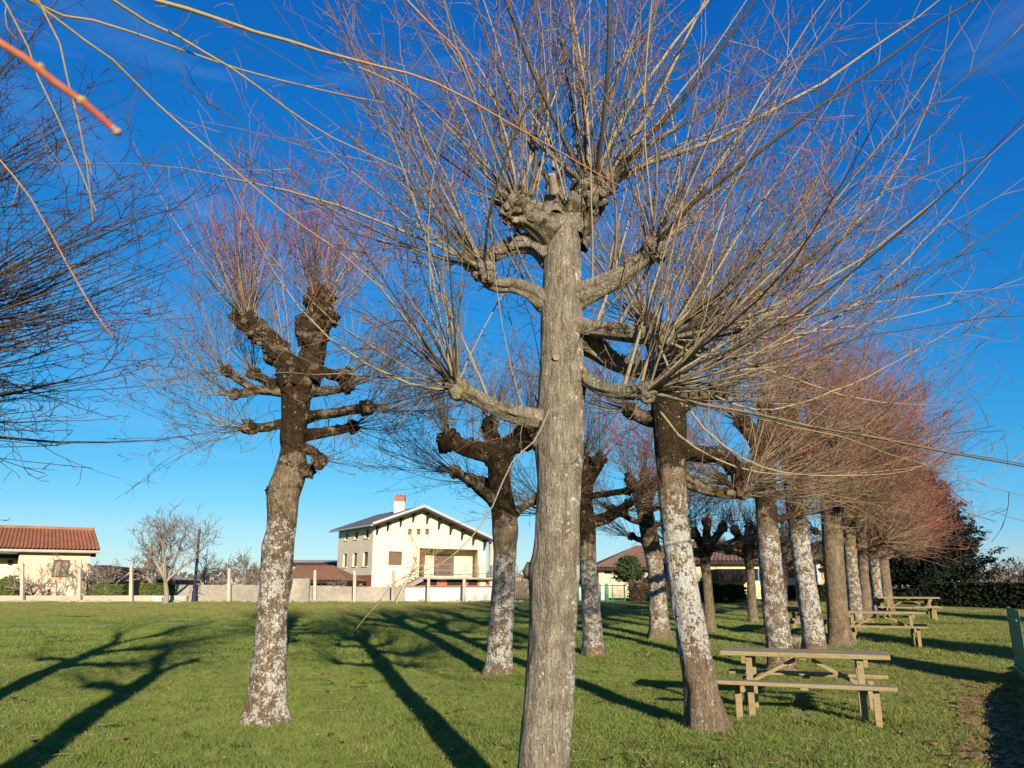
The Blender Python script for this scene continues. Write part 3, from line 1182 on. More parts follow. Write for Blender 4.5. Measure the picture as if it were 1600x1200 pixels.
# ---- the big pollarded tree in front
UPV = (0, 0, 1)
MAIN_TRUNK = [(842, 1318, 45), (849, 1200, 41), (858, 1095, 38), (864, 1000, 36.5), (865, 925, 37), (866, 895, 39.5), (869, 865, 36), (871, 800, 34.5), (873, 745, 34), (874, 700, 37), (876, 660, 36.5), (878, 625, 35), (880, 595, 37), (878, 565, 34), (877, 540, 32.5), (876, 470, 31), (878, 410, 28.5), (880, 370, 27), (880, 350, 28)]
MAIN_LIMBS = [
    dict(trace=[(874, 365), (845, 345), (815, 328)], w0=22.9, w1=20.2, head=23.8, dy=-0.02, n=37, bias=(-0.28, 0.05, 1.0), wob=0.45, spread=0.48, L=(1.99, 3.47), r=(0.004, 0.0216), up=0.35, nside=8, lich=0.35, moss_shade=0.42, knobs=7, along=5),
    dict(trace=[(884, 365), (905, 335), (926, 300)], w0=23.8, w1=21.8, head=26.4, dy=0.08, n=42, bias=(0.30, 0.0, 1.0), wob=0.45, spread=0.51, L=(2.10, 3.70), r=(0.004, 0.0265), up=0.3, nside=8, lich=0.25, moss_shade=0.5, knobs=7, along=6),
    dict(trace=[(868, 350), (865, 320), (866, 292)], w0=17.6, w1=11.8, head=11.4, dy=0.18, n=10, bias=(0.0, 0.2, 1.0), wob=0.45, spread=0.41, L=(2.10, 3.36), r=(0.004, 0.0150), up=0.3, nside=8, lich=0.3, moss_shade=0.3, knobs=3),
    dict(trace=[(862, 402), (835, 382), (800, 385), (768, 398), (742, 405)], w0=13.2, w1=10.1, head=15.0, dy=0.25, n=17, bias=(-0.75, 0.1, 0.65), wob=0.45, spread=0.41, L=(1.37, 2.91), r=(0.004, 0.0138), up=0.8, lich=0.3, moss_shade=0.3, nside=8, along=6),
    dict(trace=[(856, 478), (830, 458), (803, 447), (780, 446), (763, 440), (758, 420)], w0=13.2, w1=9.2, head=15.8, dy=-0.25, n=17, bias=(-0.8, -0.3, 0.6), wob=0.45, spread=0.41, L=(1.47, 2.80), r=(0.004, 0.0150), up=0.7, lich=0.35, moss_shade=0.3, nside=8, along=6),
    dict(trace=[(858, 662), (820, 650), (785, 640), (745, 620), (715, 606)], w0=14.1, w1=10.9, head=15.0, dy=-0.35, n=27, bias=(-0.65, -0.1, 0.75), wob=0.45, spread=0.56, L=(1.37, 3.14), r=(0.004, 0.0138), up=0.6, lich=0.3, moss_shade=0.35, nside=8, along=6),
    dict(trace=[(895, 465), (930, 452), (965, 435), (1000, 408), (1020, 388)], w0=15.8, w1=13.4, head=17.6, dy=-0.2, n=30, bias=(0.55, -0.1, 0.85), wob=0.45, spread=0.46, L=(1.58, 3.36), r=(0.004, 0.0179), up=0.5, lich=0.35, moss_shade=0.3, nside=8, along=6),
    dict(trace=[(895, 510), (940, 515), (985, 520), (1036, 527)], w0=13.2, w1=11.8, head=16.7, dy=-0.35, n=33, bias=(0.95, -0.15, 0.35), wob=0.45, spread=0.42, L=(1.68, 3.47), r=(0.004, 0.0159), up=0.75, lich=0.3, moss_shade=0.35, nside=8, along=6),
    dict(trace=[(900, 528), (930, 545), (958, 565), (1000, 577), (1036, 573)], w0=13.2, w1=11.8, head=16.7, dy=0.35, n=27, bias=(0.95, 0.25, 0.3), wob=0.45, spread=0.42, L=(1.68, 3.36), r=(0.004, 0.0150), up=0.7, lich=0.25, moss_shade=0.4, nside=8, along=6),
    dict(trace=[(895, 572), (925, 600), (960, 612), (1012, 612)], w0=12.3, w1=10.1, head=14.1, dy=-0.5, n=30, bias=(0.95, -0.35, 0.16), wob=0.45, spread=0.42, L=(1.58, 3.36), r=(0.004, 0.0138), up=0.75, lich=0.3, moss_shade=0.3, nside=8, along=6),
]
main_root, main_base, mrng = traced_tree('nearest pollarded tree, thick grey trunk cut off by the bottom edge of the photo', 5.58, MAIN_TRUNK, MAIN_LIMBS, 11, k=84, step=0.016, mat=BARK,
                                         lich=lambda h, p, d: 0.10 + 0.30 * max(0, d.x), moss_shade=lambda h, p, d: 0.02 + 0.25 * max(0, h - 0.75), flare=0.25, ridge=0.03, lump=0.09, thin=1.45,
                                         extra=[(800, 332, 17, -0.05), (790, 312, 14, 0.05), (838, 338, 18, -0.05), (948, 280, 17, 0.05), (905, 322, 24, 0.05), (930, 305, 20, -0.03), (1030, 395, 13, -0.25), (752, 410, 13, -0.1), (1030, 580, 15, 0.3), (705, 600, 12, -0.35)])


def main_details():
    for (x, y, r, dy) in ((843, 692, 15, 0.0), (896, 604, 16, -0.05), (845, 655, 20, 0.0), (905, 470, 17, 0.0), (850, 470, 15, 0.0), (834, 892, 17, 0.05), (838, 1085, 10, 0.05), (890, 1045, 9, -0.05), (908, 520, 17, 0.0)):
        p = at(x, y, 5.58 + dy) - main_base
        w = Wood()
        w.blob(p, r * 0.0043, x, 14, 0.35, 0.15, 0.1)
        w.build('burl', BARK, main_root)
    # pale sawn stubs
    for (x0, y0, x1, y1, r) in ((866, 300, 862, 272, 8), (870, 560, 869, 558, 6), (812, 345, 807, 343, 6)):
        m = MB()
        a = at(x0, y0, 5.50) - main_base
        b = at(x1, y1, 5.40) - main_base
        m.tube([a, (a + b) / 2, b], [r * 0.0043 * 1.2, r * 0.0043, r * 0.0043 * 0.9], 12)
        m.build('sawn_stub', CUTWOOD, main_root, smooth=False)
    # a long twig hanging down in front of the cream house
    tw = Twigs()
    tr = [(858, 640), (835, 690), (800, 722), (770, 790), (738, 838), (690, 880), (622, 907), (588, 945), (557, 982)]
    twig_path(tw, [at(x, y, 5.3 - 0.08 * i) - main_base for i, (x, y) in enumerate(tr)], 0.0062, 0.0018, mrng, 6, 0.0, 0.55, 0.25, 6, 0.2)
    for tr, r in (([(1030, 540), (1075, 640), (1160, 715), (1260, 742), (1420, 735), (1500, 690)], 0.010), ([(1015, 615), (1060, 680), (1150, 730), (1230, 742), (1330, 735)], 0.010),
                  ([(1036, 530), (1130, 560), (1300, 500), (1440, 380), (1548, 250)], 0.012), ([(1040, 575), (1180, 640), (1330, 600), (1480, 520), (1565, 470)], 0.010)):
        twig_path(tw, [at(x, y, 5.2 - 0.05 * i) - main_base for i, (x, y) in enumerate(tr)], r, 0.002, mrng, 6, 0.0, 0.8, 0.1, 12, 0.4)
    tw.build('hanging_shoots', SHOOT, main_root)


main_details()

# ---- the lichen-spotted tree on the left
LEFT_TRUNK = [(417, 1134, 30.6), (419, 1085, 27.9), (421, 1040, 25.2), (425, 960, 23.4), (431, 904, 24.3), (434, 860, 24.3), (440, 820, 22.5), (443, 772, 25.2), (453, 740, 24.3), (458, 704, 18.9), (458, 680, 19.8), (461, 652, 20.7), (463, 608, 24.3), (466, 585, 27.0)]
# (limb traces of the left tree)
LEFT_LIMBS = [
    dict(trace=[(462, 592), (440, 556), (413, 522), (388, 504)], w0=17.8, w1=10.5, head=13.5, dy=-0.1, n=62, bias=(-0.35, 0, 1.0), spread=0.38, L=(1.44, 2.69), r=(0.003, 0.011), up=0.45, moss_shade=0.55, lich=0.2, along=26, mat=SHOOT_RED),
    dict(trace=[(476, 596), (490, 556), (496, 517), (500, 485)], w0=18.6, w1=13.3, head=18.0, dy=0.1, n=78, bias=(0.12, 0, 1.0), spread=0.5, L=(1.32, 2.56), r=(0.003, 0.011), up=0.4, moss_shade=0.6, lich=0.15, along=12, mat=SHOOT_RED),
    dict(trace=[(450, 612), (425, 610), (396, 607), (372, 592), (354, 580)], w0=7.3, w1=5.6, head=7.2, dy=-0.25, n=22, bias=(-0.7, -0.1, 0.6), spread=0.5, L=(0.84, 1.92), r=(0.003, 0.007), up=0.7, lich=0.5),
    dict(trace=[(445, 612), (410, 609), (385, 614), (366, 617)], w0=6.4, w1=5.6, head=7.2, dy=-0.4, n=20, bias=(-0.9, -0.3, 0.3), spread=0.45, L=(0.84, 1.79), r=(0.003, 0.006), up=0.6, lich=0.4),
    dict(trace=[(450, 604), (425, 598), (398, 584)], w0=7.3, w1=6.3, head=9.0, dy=0.4, n=25, bias=(-0.6, 0.4, 0.8), spread=0.5, L=(0.96, 2.05), r=(0.003, 0.007), up=0.6, moss_shade=0.6),
    dict(trace=[(455, 660), (430, 664), (410, 668), (388, 667)], w0=8.1, w1=6.3, head=9.0, dy=-0.2, n=28, bias=(-0.95, -0.1, 0.15), spread=0.5, L=(0.84, 2.05), r=(0.003, 0.006), up=0.5),
    dict(trace=[(480, 590), (505, 582), (535, 590)], w0=7.3, w1=7.0, head=9.9, dy=0.3, n=28, bias=(0.8, 0.3, 0.6), spread=0.5, L=(0.96, 2.05), r=(0.003, 0.007), up=0.6, moss_shade=0.6),
    dict(trace=[(478, 614), (510, 612), (543, 606)], w0=6.4, w1=5.6, head=8.1, dy=-0.2, n=25, bias=(0.9, -0.1, 0.4), spread=0.5, L=(0.96, 2.18), r=(0.003, 0.007), up=0.6),
    dict(trace=[(475, 652), (500, 647), (535, 643), (572, 638)], w0=8.1, w1=6.3, head=10.8, dy=-0.25, n=34, bias=(0.9, -0.2, 0.3), spread=0.5, L=(0.96, 2.18), r=(0.003, 0.007), up=0.5, lich=0.4),
    dict(trace=[(475, 680), (515, 673), (552, 667)], w0=7.3, w1=6.3, head=9.0, dy=0.3, n=25, bias=(0.9, 0.3, 0.1), spread=0.5, L=(0.84, 2.05), r=(0.003, 0.006), up=0.5, moss_shade=0.5),
    dict(trace=[(470, 700), (488, 706), (500, 718)], w0=6.4, w1=6.3, head=10.8, dy=-0.3, n=10, bias=(0.5, -0.4, -0.1), spread=0.5, L=(0.48, 1.15), r=(0.002, 0.004), up=0.4, lich=0.4),
]
left_root, left_base, lrng = traced_tree('pollarded tree on the left with white lichen blotches, red-tipped upright shoots', 9.89, LEFT_TRUNK, LEFT_LIMBS, 23, k=56, step=0.026,
                                         lich=lich_band(-0.05, 0.66, 0.42, 0.05), moss_shade=moss_shade_top(0.66, 0.75, 0.0), flare=0.42, shoot_mat=SHOOT, thin=1.6, lump=0.12,
                                         extra=[(500, 468, 21, 0.1), (487, 516, 24, 0.0), (514, 496, 15, -0.05), (386, 502, 15, -0.1), (370, 496, 9, -0.1), (404, 520, 16, -0.08), (430, 548, 18, -0.05), (356, 580, 8, -0.25), (540, 588, 12, 0.25), (572, 636, 10, -0.25), (432, 768, 14, -0.05), (478, 735, 12, -0.05), (392, 668, 9, -0.2), (465, 590, 26, -0.05)])

# ---- the second tree behind, in front of the cream house
MID_TRUNK = [(777, 1059, 22), (780, 1020, 19.5), (785, 950, 18), (788, 880, 17.5), (789, 830, 20), (786, 800, 19), (781, 760, 17), (780, 725, 18), (779, 705, 20)]
MID_LIMBS = [
    dict(trace=[(778, 715), (755, 705), (728, 700), (702, 688)], w0=14, w1=13, head=17, dy=-0.2, n=46, bias=(-0.35, -0.1, 1.0), spread=0.5, L=(1.2, 2.4), r=(0.004, 0.012), up=0.5, moss_shade=0.6, along=14),
    dict(trace=[(782, 712), (800, 695), (822, 682)], w0=14, w1=13, head=16, dy=0.3, n=40, bias=(0.3, 0.2, 1.0), spread=0.45, L=(1.2, 2.5), r=(0.004, 0.012), up=0.4, moss_shade=0.6, along=10),
    dict(trace=[(779, 712), (770, 690), (765, 668)], w0=13, w1=11, head=13, dy=0.6, n=34, bias=(0, 0.3, 1.0), spread=0.4, L=(1.3, 2.6), r=(0.004, 0.012), up=0.4, moss_shade=0.6, along=8),
    dict(trace=[(779, 792), (760, 772), (738, 755), (712, 738)], w0=9, w1=7, head=9, dy=-0.5, n=26, bias=(-0.95, -0.25, 0.25), spread=0.34, L=(1.3, 2.9), r=(0.004, 0.009), up=0.55, mat=SHOOT_DARK),
    dict(trace=[(780, 775), (760, 755), (735, 750)], w0=8, w1=7, head=9, dy=0.5, n=22, bias=(-0.9, 0.3, 0.4), spread=0.4, L=(1.2, 2.6), r=(0.004, 0.009), up=0.6, mat=SHOOT_DARK),
    dict(trace=[(798, 806), (818, 792), (840, 780)], w0=7, w1=6, head=8, dy=0.2, n=18, bias=(0.9, 0.2, 0.3), spread=0.4, L=(1.0, 2.2), r=(0.004, 0.008), up=0.6),
]
traced_tree('pollarded tree standing in front of the right end of the cream gabled house', 14.32, MID_TRUNK, MID_LIMBS, 37, k=40, step=0.04, lich=lich_band(0.0, 0.62, 0.45, 0.05), moss_shade=moss_shade_top(0.6, 0.7), thin=1.6, detail=2, lod_k=4)

# ---- the leaning white-crusted tree beside the near picnic table
R1_TRUNK = [(1107, 1140, 31), (1097, 1080, 26), (1082, 1000, 23.5), (1068, 920, 22), (1058, 850, 21), (1051, 780, 21), (1048, 720, 23), (1046, 660, 25), (1043, 610, 25), (1042, 570, 26)]
R1_LIMBS = [
    dict(trace=[(1042, 580), (1030, 540), (1012, 510)], w0=20, w1=17, head=19, dy=0.15, n=66, bias=(-0.3, 0.2, 1.0), spread=0.45, L=(1.56, 3.20), r=(0.004, 0.013), up=0.4, moss_shade=0.6),
    dict(trace=[(1046, 580), (1065, 545), (1090, 520)], w0=20, w1=17, head=19, dy=0.25, n=74, bias=(0.35, 0.2, 1.0), spread=0.45, L=(1.56, 3.20), r=(0.004, 0.013), up=0.4, moss_shade=0.6),
    dict(trace=[(1055, 705), (1095, 708), (1130, 715), (1158, 745)], w0=12, w1=11, head=14, dy=0.4, n=46, bias=(0.9, 0.2, 0.35), spread=0.4, L=(1.56, 3.33), r=(0.004, 0.010), up=0.6, moss_shade=0.6, mat=SHOOT_RED),
    dict(trace=[(1060, 742), (1095, 760), (1140, 770), (1160, 768)], w0=9, w1=8, head=11, dy=-0.2, n=35, bias=(0.95, -0.1, 0.15), spread=0.4, L=(1.43, 3.07), r=(0.004, 0.009), up=0.6, moss_shade=0.4),
    dict(trace=[(1050, 640), (1085, 620), (1120, 612)], w0=13, w1=11, head=14, dy=-0.3, n=46, bias=(0.85, -0.2, 0.5), spread=0.4, L=(1.56, 3.33), r=(0.004, 0.011), up=0.5),
    dict(trace=[(1040, 650), (1010, 655), (985, 640)], w0=11, w1=9, head=12, dy=0.3, n=31, bias=(-0.8, 0.3, 0.4), spread=0.4, L=(1.30, 2.56), r=(0.004, 0.009), up=0.5),
]
traced_tree('leaning pollarded tree crusted white with lichen, beside the nearest picnic table', 9.59, R1_TRUNK, R1_LIMBS, 41, k=56, step=0.028, lich=lambda h, p, d: 0.12 + 0.46 * max(0, min(1, (h - 0.1) / 0.15)) * max(0, min(1, (0.72 - h) / 0.2)), moss_shade=moss_shade_top(0.62, 0.75, 0.02), flare=0.35, thin=1.6, shoot_mat=SHOOT)


# ---- the trees further back
def back_tree(label, Y, trunk, seed, nlimb=6, lich=0.5, moss_shade=0.5, side=None, red=0.5, long=(1.3, 2.6), right=0.0, k=28, dens=1.0, detail=2, span=(0.45, 0.95), thin=None, mband=0.6):
    rng = np.random.default_rng(seed)
    topx, topy, topw = trunk[-1]
    p = at(topx, topy, Y)
    m = mpp(p)
    limbs = []
    hpx = topy
    # two or three rising heads on top
    for j in range(3):
        ang = (-1, 1, 0.1)[j] * (0.5 + 0.2 * rng.random())
        ln = (0.55 + 0.35 * rng.random()) / m
        x1, y1 = topx + math.sin(ang) * ln, topy - math.cos(ang) * ln
        limbs.append(dict(trace=[(topx, topy + 0.10 / m), (topx + math.sin(ang) * ln * 0.4, topy - ln * 0.3), (x1, y1)], w0=topw * 0.8, w1=topw * 0.6, head=0.14 / m, dy=(rng.random() - 0.5) * 0.9,
                          n=int(34 * dens), bias=(math.sin(ang) * 0.6 + right * 0.3, rng.normal() * 0.25, 1.0), spread=0.45, L=long, r=(0.004, 0.012), up=0.4, moss_shade=moss_shade + 0.1, nside=7, mat=SHOOT_RED if rng.random() < red else SHOOT))
    for j in range(nlimb):
        f = span[0] + (span[1] - span[0]) * rng.random()
        i = f * (len(trunk) - 1)
        a = trunk[int(i)]
        b = trunk[min(int(i) + 1, len(trunk) - 1)]
        t = i - int(i)
        x0, y0 = a[0] + (b[0] - a[0]) * t, a[1] + (b[1] - a[1]) * t
        sg = 1 if (j % 2 == 0 or rng.random() < right) else -1
        ln = (0.5 + 0.6 * rng.random()) / m
        rise = (0.05 + 0.4 * rng.random()) * ln
        dy = rng.normal() * 0.5
        limbs.append(dict(trace=[(x0, y0), (x0 + sg * ln * 0.45, y0 - rise * 0.3), (x0 + sg * ln, y0 - rise)], w0=0.075 / m, w1=0.06 / m, head=0.10 / m, dy=dy, n=int(26 * dens),
                          bias=(sg * 0.9, dy * 0.6, 0.35), spread=0.42, L=long, r=(0.004, 0.010), up=0.6, moss_shade=moss_shade, lich=0.25, nside=7, mat=SHOOT_RED if rng.random() < red else SHOOT))
    return traced_tree(label, Y, trunk, limbs, seed, k=k, step=0.06, lich=lich_band(0.02, mband + 0.1, lich * 0.78, 0.05), moss_shade=moss_shade_top(mband, moss_shade + 0.1, 0.03, side), flare=0.4, thin=thin or max(1.5, Y / 8.5), detail=detail, lod_k=4)[0]


RIGHT_SIDE = Vector((0.9, -0.4, 0)).normalized()
# the right-hand row, going away
back_tree('pollarded tree with rust-brown mossy side, rising behind the nearest picnic table', 14.8, [(1222, 1052, 21), (1216, 1000, 19), (1208, 930, 17.5), (1203, 870, 17), (1198, 800, 15.5), (1195, 740, 17), (1194, 700, 18)], 51, 6, 0.5, 0.55, RIGHT_SIDE, 0.5, right=0.5, dens=1.35, long=(1.9, 3.7), span=(0.6, 0.98))
back_tree('slim leaning pollarded tree with pale grey-green lichen and a burl on its right', 17.9, [(1274, 1022, 19), (1268, 970, 16.5), (1260, 920, 15.5), (1252, 860, 14.5), (1244, 800, 14.5), (1240, 750, 15), (1238, 715, 16)], 53, 6, 0.6, 0.4, None, 0.6, right=0.5, dens=1.35, long=(1.8, 3.5), span=(0.6, 0.98))
back_tree('stout dark brown pollarded tree just left of the second picnic table', 19.84, [(1313, 1009, 18), (1309, 960, 15.5), (1305, 900, 15), (1301, 850, 15.5), (1298, 800, 15), (1297, 760, 16), (1297, 735, 17)], 55, 7, 0.05, 0.35, None, 0.5, right=0.7, dens=1.3, long=(1.8, 3.4), span=(0.55, 0.98))
back_tree('pollarded tree rising directly behind the left end of the second picnic table', 24.5, [(1338, 982, 11), (1335, 930, 9.5), (1331, 890, 9.5), (1328, 850, 9.5), (1327, 810, 10), (1327, 785, 11)], 57, 6, 0.5, 0.4, None, 0.5, right=0.7, long=(1.6, 3.1), detail=1, k=20)
back_tree('slender brown pollarded tree above the middle of the second picnic table', 27.5, [(1354, 972, 9.5), (1352, 930, 8), (1349, 890, 7.5), (1347, 850, 8), (1346, 815, 9), (1346, 795, 9.5)], 59, 6, 0.15, 0.4, None, 0.5, right=0.7, long=(1.6, 3.1), detail=1, k=18)
back_tree('whitish pollarded tree leaning left beside the third picnic table', 29.5, [(1374, 965, 9), (1371, 930, 7.5), (1367, 890, 7.5), (1363, 850, 7.5), (1361, 820, 8), (1360, 805, 9)], 61, 6, 0.5, 0.3, None, 0.8, right=0.8, long=(1.6, 3.0), detail=1, k=18, dens=1.1)
back_tree('last grey pollarded tree of the right-hand row, behind the third picnic table', 33.5, [(1388, 956, 9.5), (1386, 930, 8), (1382, 895, 7.5), (1379, 860, 7.5), (1378, 835, 8)], 63, 6, 0.25, 0.25, None, 0.95, right=0.9, detail=1, k=18, dens=1.3)
# the middle row, going away
back_tree('pollarded tree with green-yellow mossy fork, just right of the nearest trunk', 17.29, [(930, 1028, 18), (926, 990, 15), (922, 930, 14), (918, 870, 13), (915, 825, 15), (912, 790, 14), (910, 765, 14)], 71, 5, 0.55, 0.6, None, 0.3, span=(0.6, 0.95))
back_tree('brown-footed pollarded tree with a limb reaching left, in front of the brown roof', 21.5, [(1031, 998, 16), (1029, 960, 14.5), (1026, 910, 13), (1021, 870, 13), (1014, 835, 13), (1008, 800, 13), (1005, 780, 13)], 73, 5, 0.5, 0.5, None, 0.3, span=(0.6, 0.95))
back_tree('short vase-shaped pollarded tree in front of the dark carport', 24.0, [(1110, 986, 9), (1108, 950, 7.5), (1105, 910, 7), (1102, 880, 7.5), (1102, 860, 9)], 75, 4, 0.2, 0.35, None, 0.1, long=(0.8, 1.5), dens=0.8, detail=1, k=20, span=(0.85, 1.0))
back_tree('grey pollarded tree at the right corner of the dark carport', 27.6, [(1177, 972, 8), (1175, 940, 6.5), (1173, 905, 6.5), (1170, 875, 7), (1168, 855, 8)], 77, 5, 0.1, 0.4, None, 0.2, long=(0.8, 1.6), dens=0.8, detail=1, k=18, span=(0.8, 1.0))
back_tree('slim pale pollarded tree seen between the two white-crusted trunks', 31.0, [(1225, 962, 7), (1224, 930, 5.8), (1224, 900, 5.5), (1224, 875, 6.5)], 79, 4, 0.4, 0.3, None, 0.3, long=(0.8, 1.5), dens=0.7, detail=1, k=16, span=(0.8, 1.0))
back_tree('thin far pollarded trunk half hidden behind the slim leaning tree', 35.0, [(1252, 953, 4.5), (1251, 930, 3.8), (1250, 900, 4), (1250, 878, 5)], 81, 4, 0.2, 0.3, None, 0.3, long=(0.8, 1.5), dens=0.6, detail=1, k=14, span=(0.8, 1.0))


# ---- the two trees at the left, trunks outside the picture, shoots and shadows inside
def offside_tree(label, base, seed, h, heads, k=32, mat=SHOOT_DARK):
    rng = np.random.default_rng(seed)
    base = Vector((base[0], base[1], gzf(base[1])))
    root = tree_root('pollarded_tree', base, label)
    w = Wood()
    w.sweep([(0, 0, -0.06), (0.01, 0.02, h * 0.35), (-0.03, 0.0, h * 0.7), (0.02, 0.03, h)], [0.23, 0.19, 0.18, 0.17], k, 0.05, seed, 0.04, 0.1, lich_band(0, 0.7, 0.4), moss_shade_top(0.6, 0.5), 0.35)
    w.build('trunk', BARK_OLD, root)
    for i, (fh, az, ln, rise, n, bias, L, up, sp) in enumerate(heads):
        a = Vector((0, 0, h * fh))
        e = a + Vector((math.sin(az) * ln, math.cos(az) * ln, rise))
        w = Wood()
        w.sweep([a, (a + e) / 2 + Vector((0, 0, 0.05)), e], [0.09, 0.075, 0.07], 16, 0.05, seed + i, 0.04, 0.2, None, None)
        w.blob(e, 0.12, seed + i, 16, 0.45)
        lo = w.build('limb', BARK_OLD, root)
        if n:
            tw = Twigs()
            head_shoots(tw, rng, e, 0.12, n, bias, sp, L, (0.006, 0.017), up, detail=2, nside=6, k=4, thin=1.7, wob=0.25)
            tw.build('shoots', mat, lo)
    return root, base, rng


E3 = math.pi / 180
offside_tree('pollarded tree off the left edge whose dark shoots fill the upper left sky', (-5.8, 5.6), 91, 3.9, [
    (1.0, 60 * E3, 0.6, 0.6, 62, (0.75, 0.1, 0.75), (1.6, 3.0), 0.35, 0.42), (1.0, -60 * E3, 0.5, 0.6, 16, (-0.5, 0, 1), (1.6, 2.6), 0.4, 0.4),
    (0.85, 80 * E3, 0.9, 0.2, 60, (0.95, 0.0, 0.25), (1.5, 2.9), 0.3, 0.34), (0.7, 100 * E3, 0.8, 0.1, 40, (0.97, 0.0, -0.02), (1.4, 2.6), 0.25, 0.32),
    (0.8, 30 * E3, 0.8, 0.2, 26, (0.6, 0.7, 0.35), (1.4, 2.6), 0.4, 0.4), (0.75, 240 * E3, 0.7, 0.2, 10, (-0.8, -0.4, 0.4), (1.4, 2.4), 0.4, 0.4)])
l0_root, l0_base, l0_rng = offside_tree('pollarded tree beside the viewpoint, only its long overhanging shoots in view', (-2.65, 1.1), 93, 3.6, [
    (1.0, -40 * E3, 0.6, 0.7, 14, (-0.4, 0.5, 1), (1.6, 2.6), 0.4, 0.4), (1.0, 200 * E3, 0.5, 0.7, 12, (-0.2, -0.5, 1), (1.6, 2.6), 0.4, 0.4),
    (0.85, 250 * E3, 0.7, 0.2, 10, (-0.9, -0.3, 0.4), (1.4, 2.4), 0.5, 0.35), (0.8, 300 * E3, 0.7, 0.2, 10, (-0.8, 0.4, 0.4), (1.4, 2.4), 0.5, 0.35), (1.0, 75 * E3, 0.5, 0.5, 0, None, None, 0, 0)])


def overhang():
    head = l0_base + Vector((math.sin(75 * E3) * 0.5, math.cos(75 * E3) * 0.5, 4.1))
    green = Twigs()
    for tr, r in (([(44, 0, 2.3), (146, 32, 2.45), (280, 76, 2.6), (373, 108, 2.7), (500, 140, 2.85), (600, 160, 3.0)], 0.0085),
                  ([(175, 0, 2.4), (274, 55, 2.55), (362, 108, 2.65), (443, 166, 2.8), (520, 215, 2.9), (640, 270, 3.05)], 0.0095),
                  ([(70, 15, 2.2), (175, 93, 2.35), (245, 163, 2.5), (350, 251, 2.6), (443, 332, 2.75), (520, 385, 2.85), (590, 445, 2.9)], 0.006),
                  ([(10, 8, 2.1), (60, 120, 2.2), (110, 230, 2.3), (150, 330, 2.4)], 0.004), ([(60, 0, 2.0), (105, 120, 2.1), (135, 250, 2.2), (145, 345, 2.3)], 0.004)):
        pts = [at(x, y, d) - l0_base for x, y, d in tr]
        d0 = (pts[0] - pts[1])
        pts = [head - l0_base, (head - l0_base) * 0.35 + (pts[0] + d0 * 0.6) * 0.65] + pts
        twig_path(green, pts, r, 0.0022, l0_rng, 7, 0.0, 0.35, 0.1, 9, 0.16)
    o = green.build('overhanging_shoots', SHOOT_ORANGE, l0_root)
    orange = Twigs()
    for tr, r, t0 in (([(242, 0, 2.5), (350, 32, 2.6), (500, 79, 2.75), (600, 105, 2.85), (678, 128, 2.9), (790, 189, 3.0), (880, 240, 3.1), (970, 291, 3.15)], 0.0085, 0.1),
                      ([(600, -40, 2.4), (640, 5, 2.45), (680, 45, 2.5), (719, 83, 2.55), (742, 140, 2.6)], 0.005, 0.35),
                      ([(560, 105, 2.7), (600, 122, 2.75), (644, 145, 2.8), (722, 209, 2.9)], 0.004, 0.4),
                      ([(0, 250, 1.9), (47, 309, 1.95), (99, 402, 2.05), (146, 484, 2.1), (176, 526, 2.15)], 0.0026, 0.35)):
        pts = [at(x, y, d) - l0_base for x, y, d in tr]
        twig_path(orange, pts, r, 0.0020, l0_rng, 7, t0, 0.85, 0.0, 5, 0.10)
    orange.build('orange_shoots', SHOOT_ORANGE, l0_root)
    # the thick orange shoot right in front of the lens, with its pale bud
    near = Twigs()
    pts = [at(x, y, d) - l0_base for x, y, d in ((-160, -60, 0.62), (-60, 15, 0.60), (0, 66, 0.58), (90, 127, 0.57), (182, 205, 0.55))]
    twig_path(near, pts, 0.0040, 0.0028, l0_rng, 12, 0.70, 1.0, 0.0, 0)
    no = near.build('near_orange_shoot', SHOOT_ORANGE, l0_root)
    for x, y, d in ((-20, 50, 0.582), (62, 106, 0.573), (128, 157, 0.561)):
        nb = Wood()
        nb.blob(at(x, y, d) - l0_base, 0.0042, x, 12, 0.3, 0, 0)
        nb.build('node', SHOOT_ORANGE, no)
    w = Wood()
    w.blob(at(183, 206, 0.55) - l0_base, 0.0034, 3, 14, 0.4, 0, 0, 0.8)
    w.blob(at(178, 201, 0.548) - l0_base, 0.0024, 8, 12, 0.4, 0, 0)
    w.build('bud', BUD, no)


overhang()


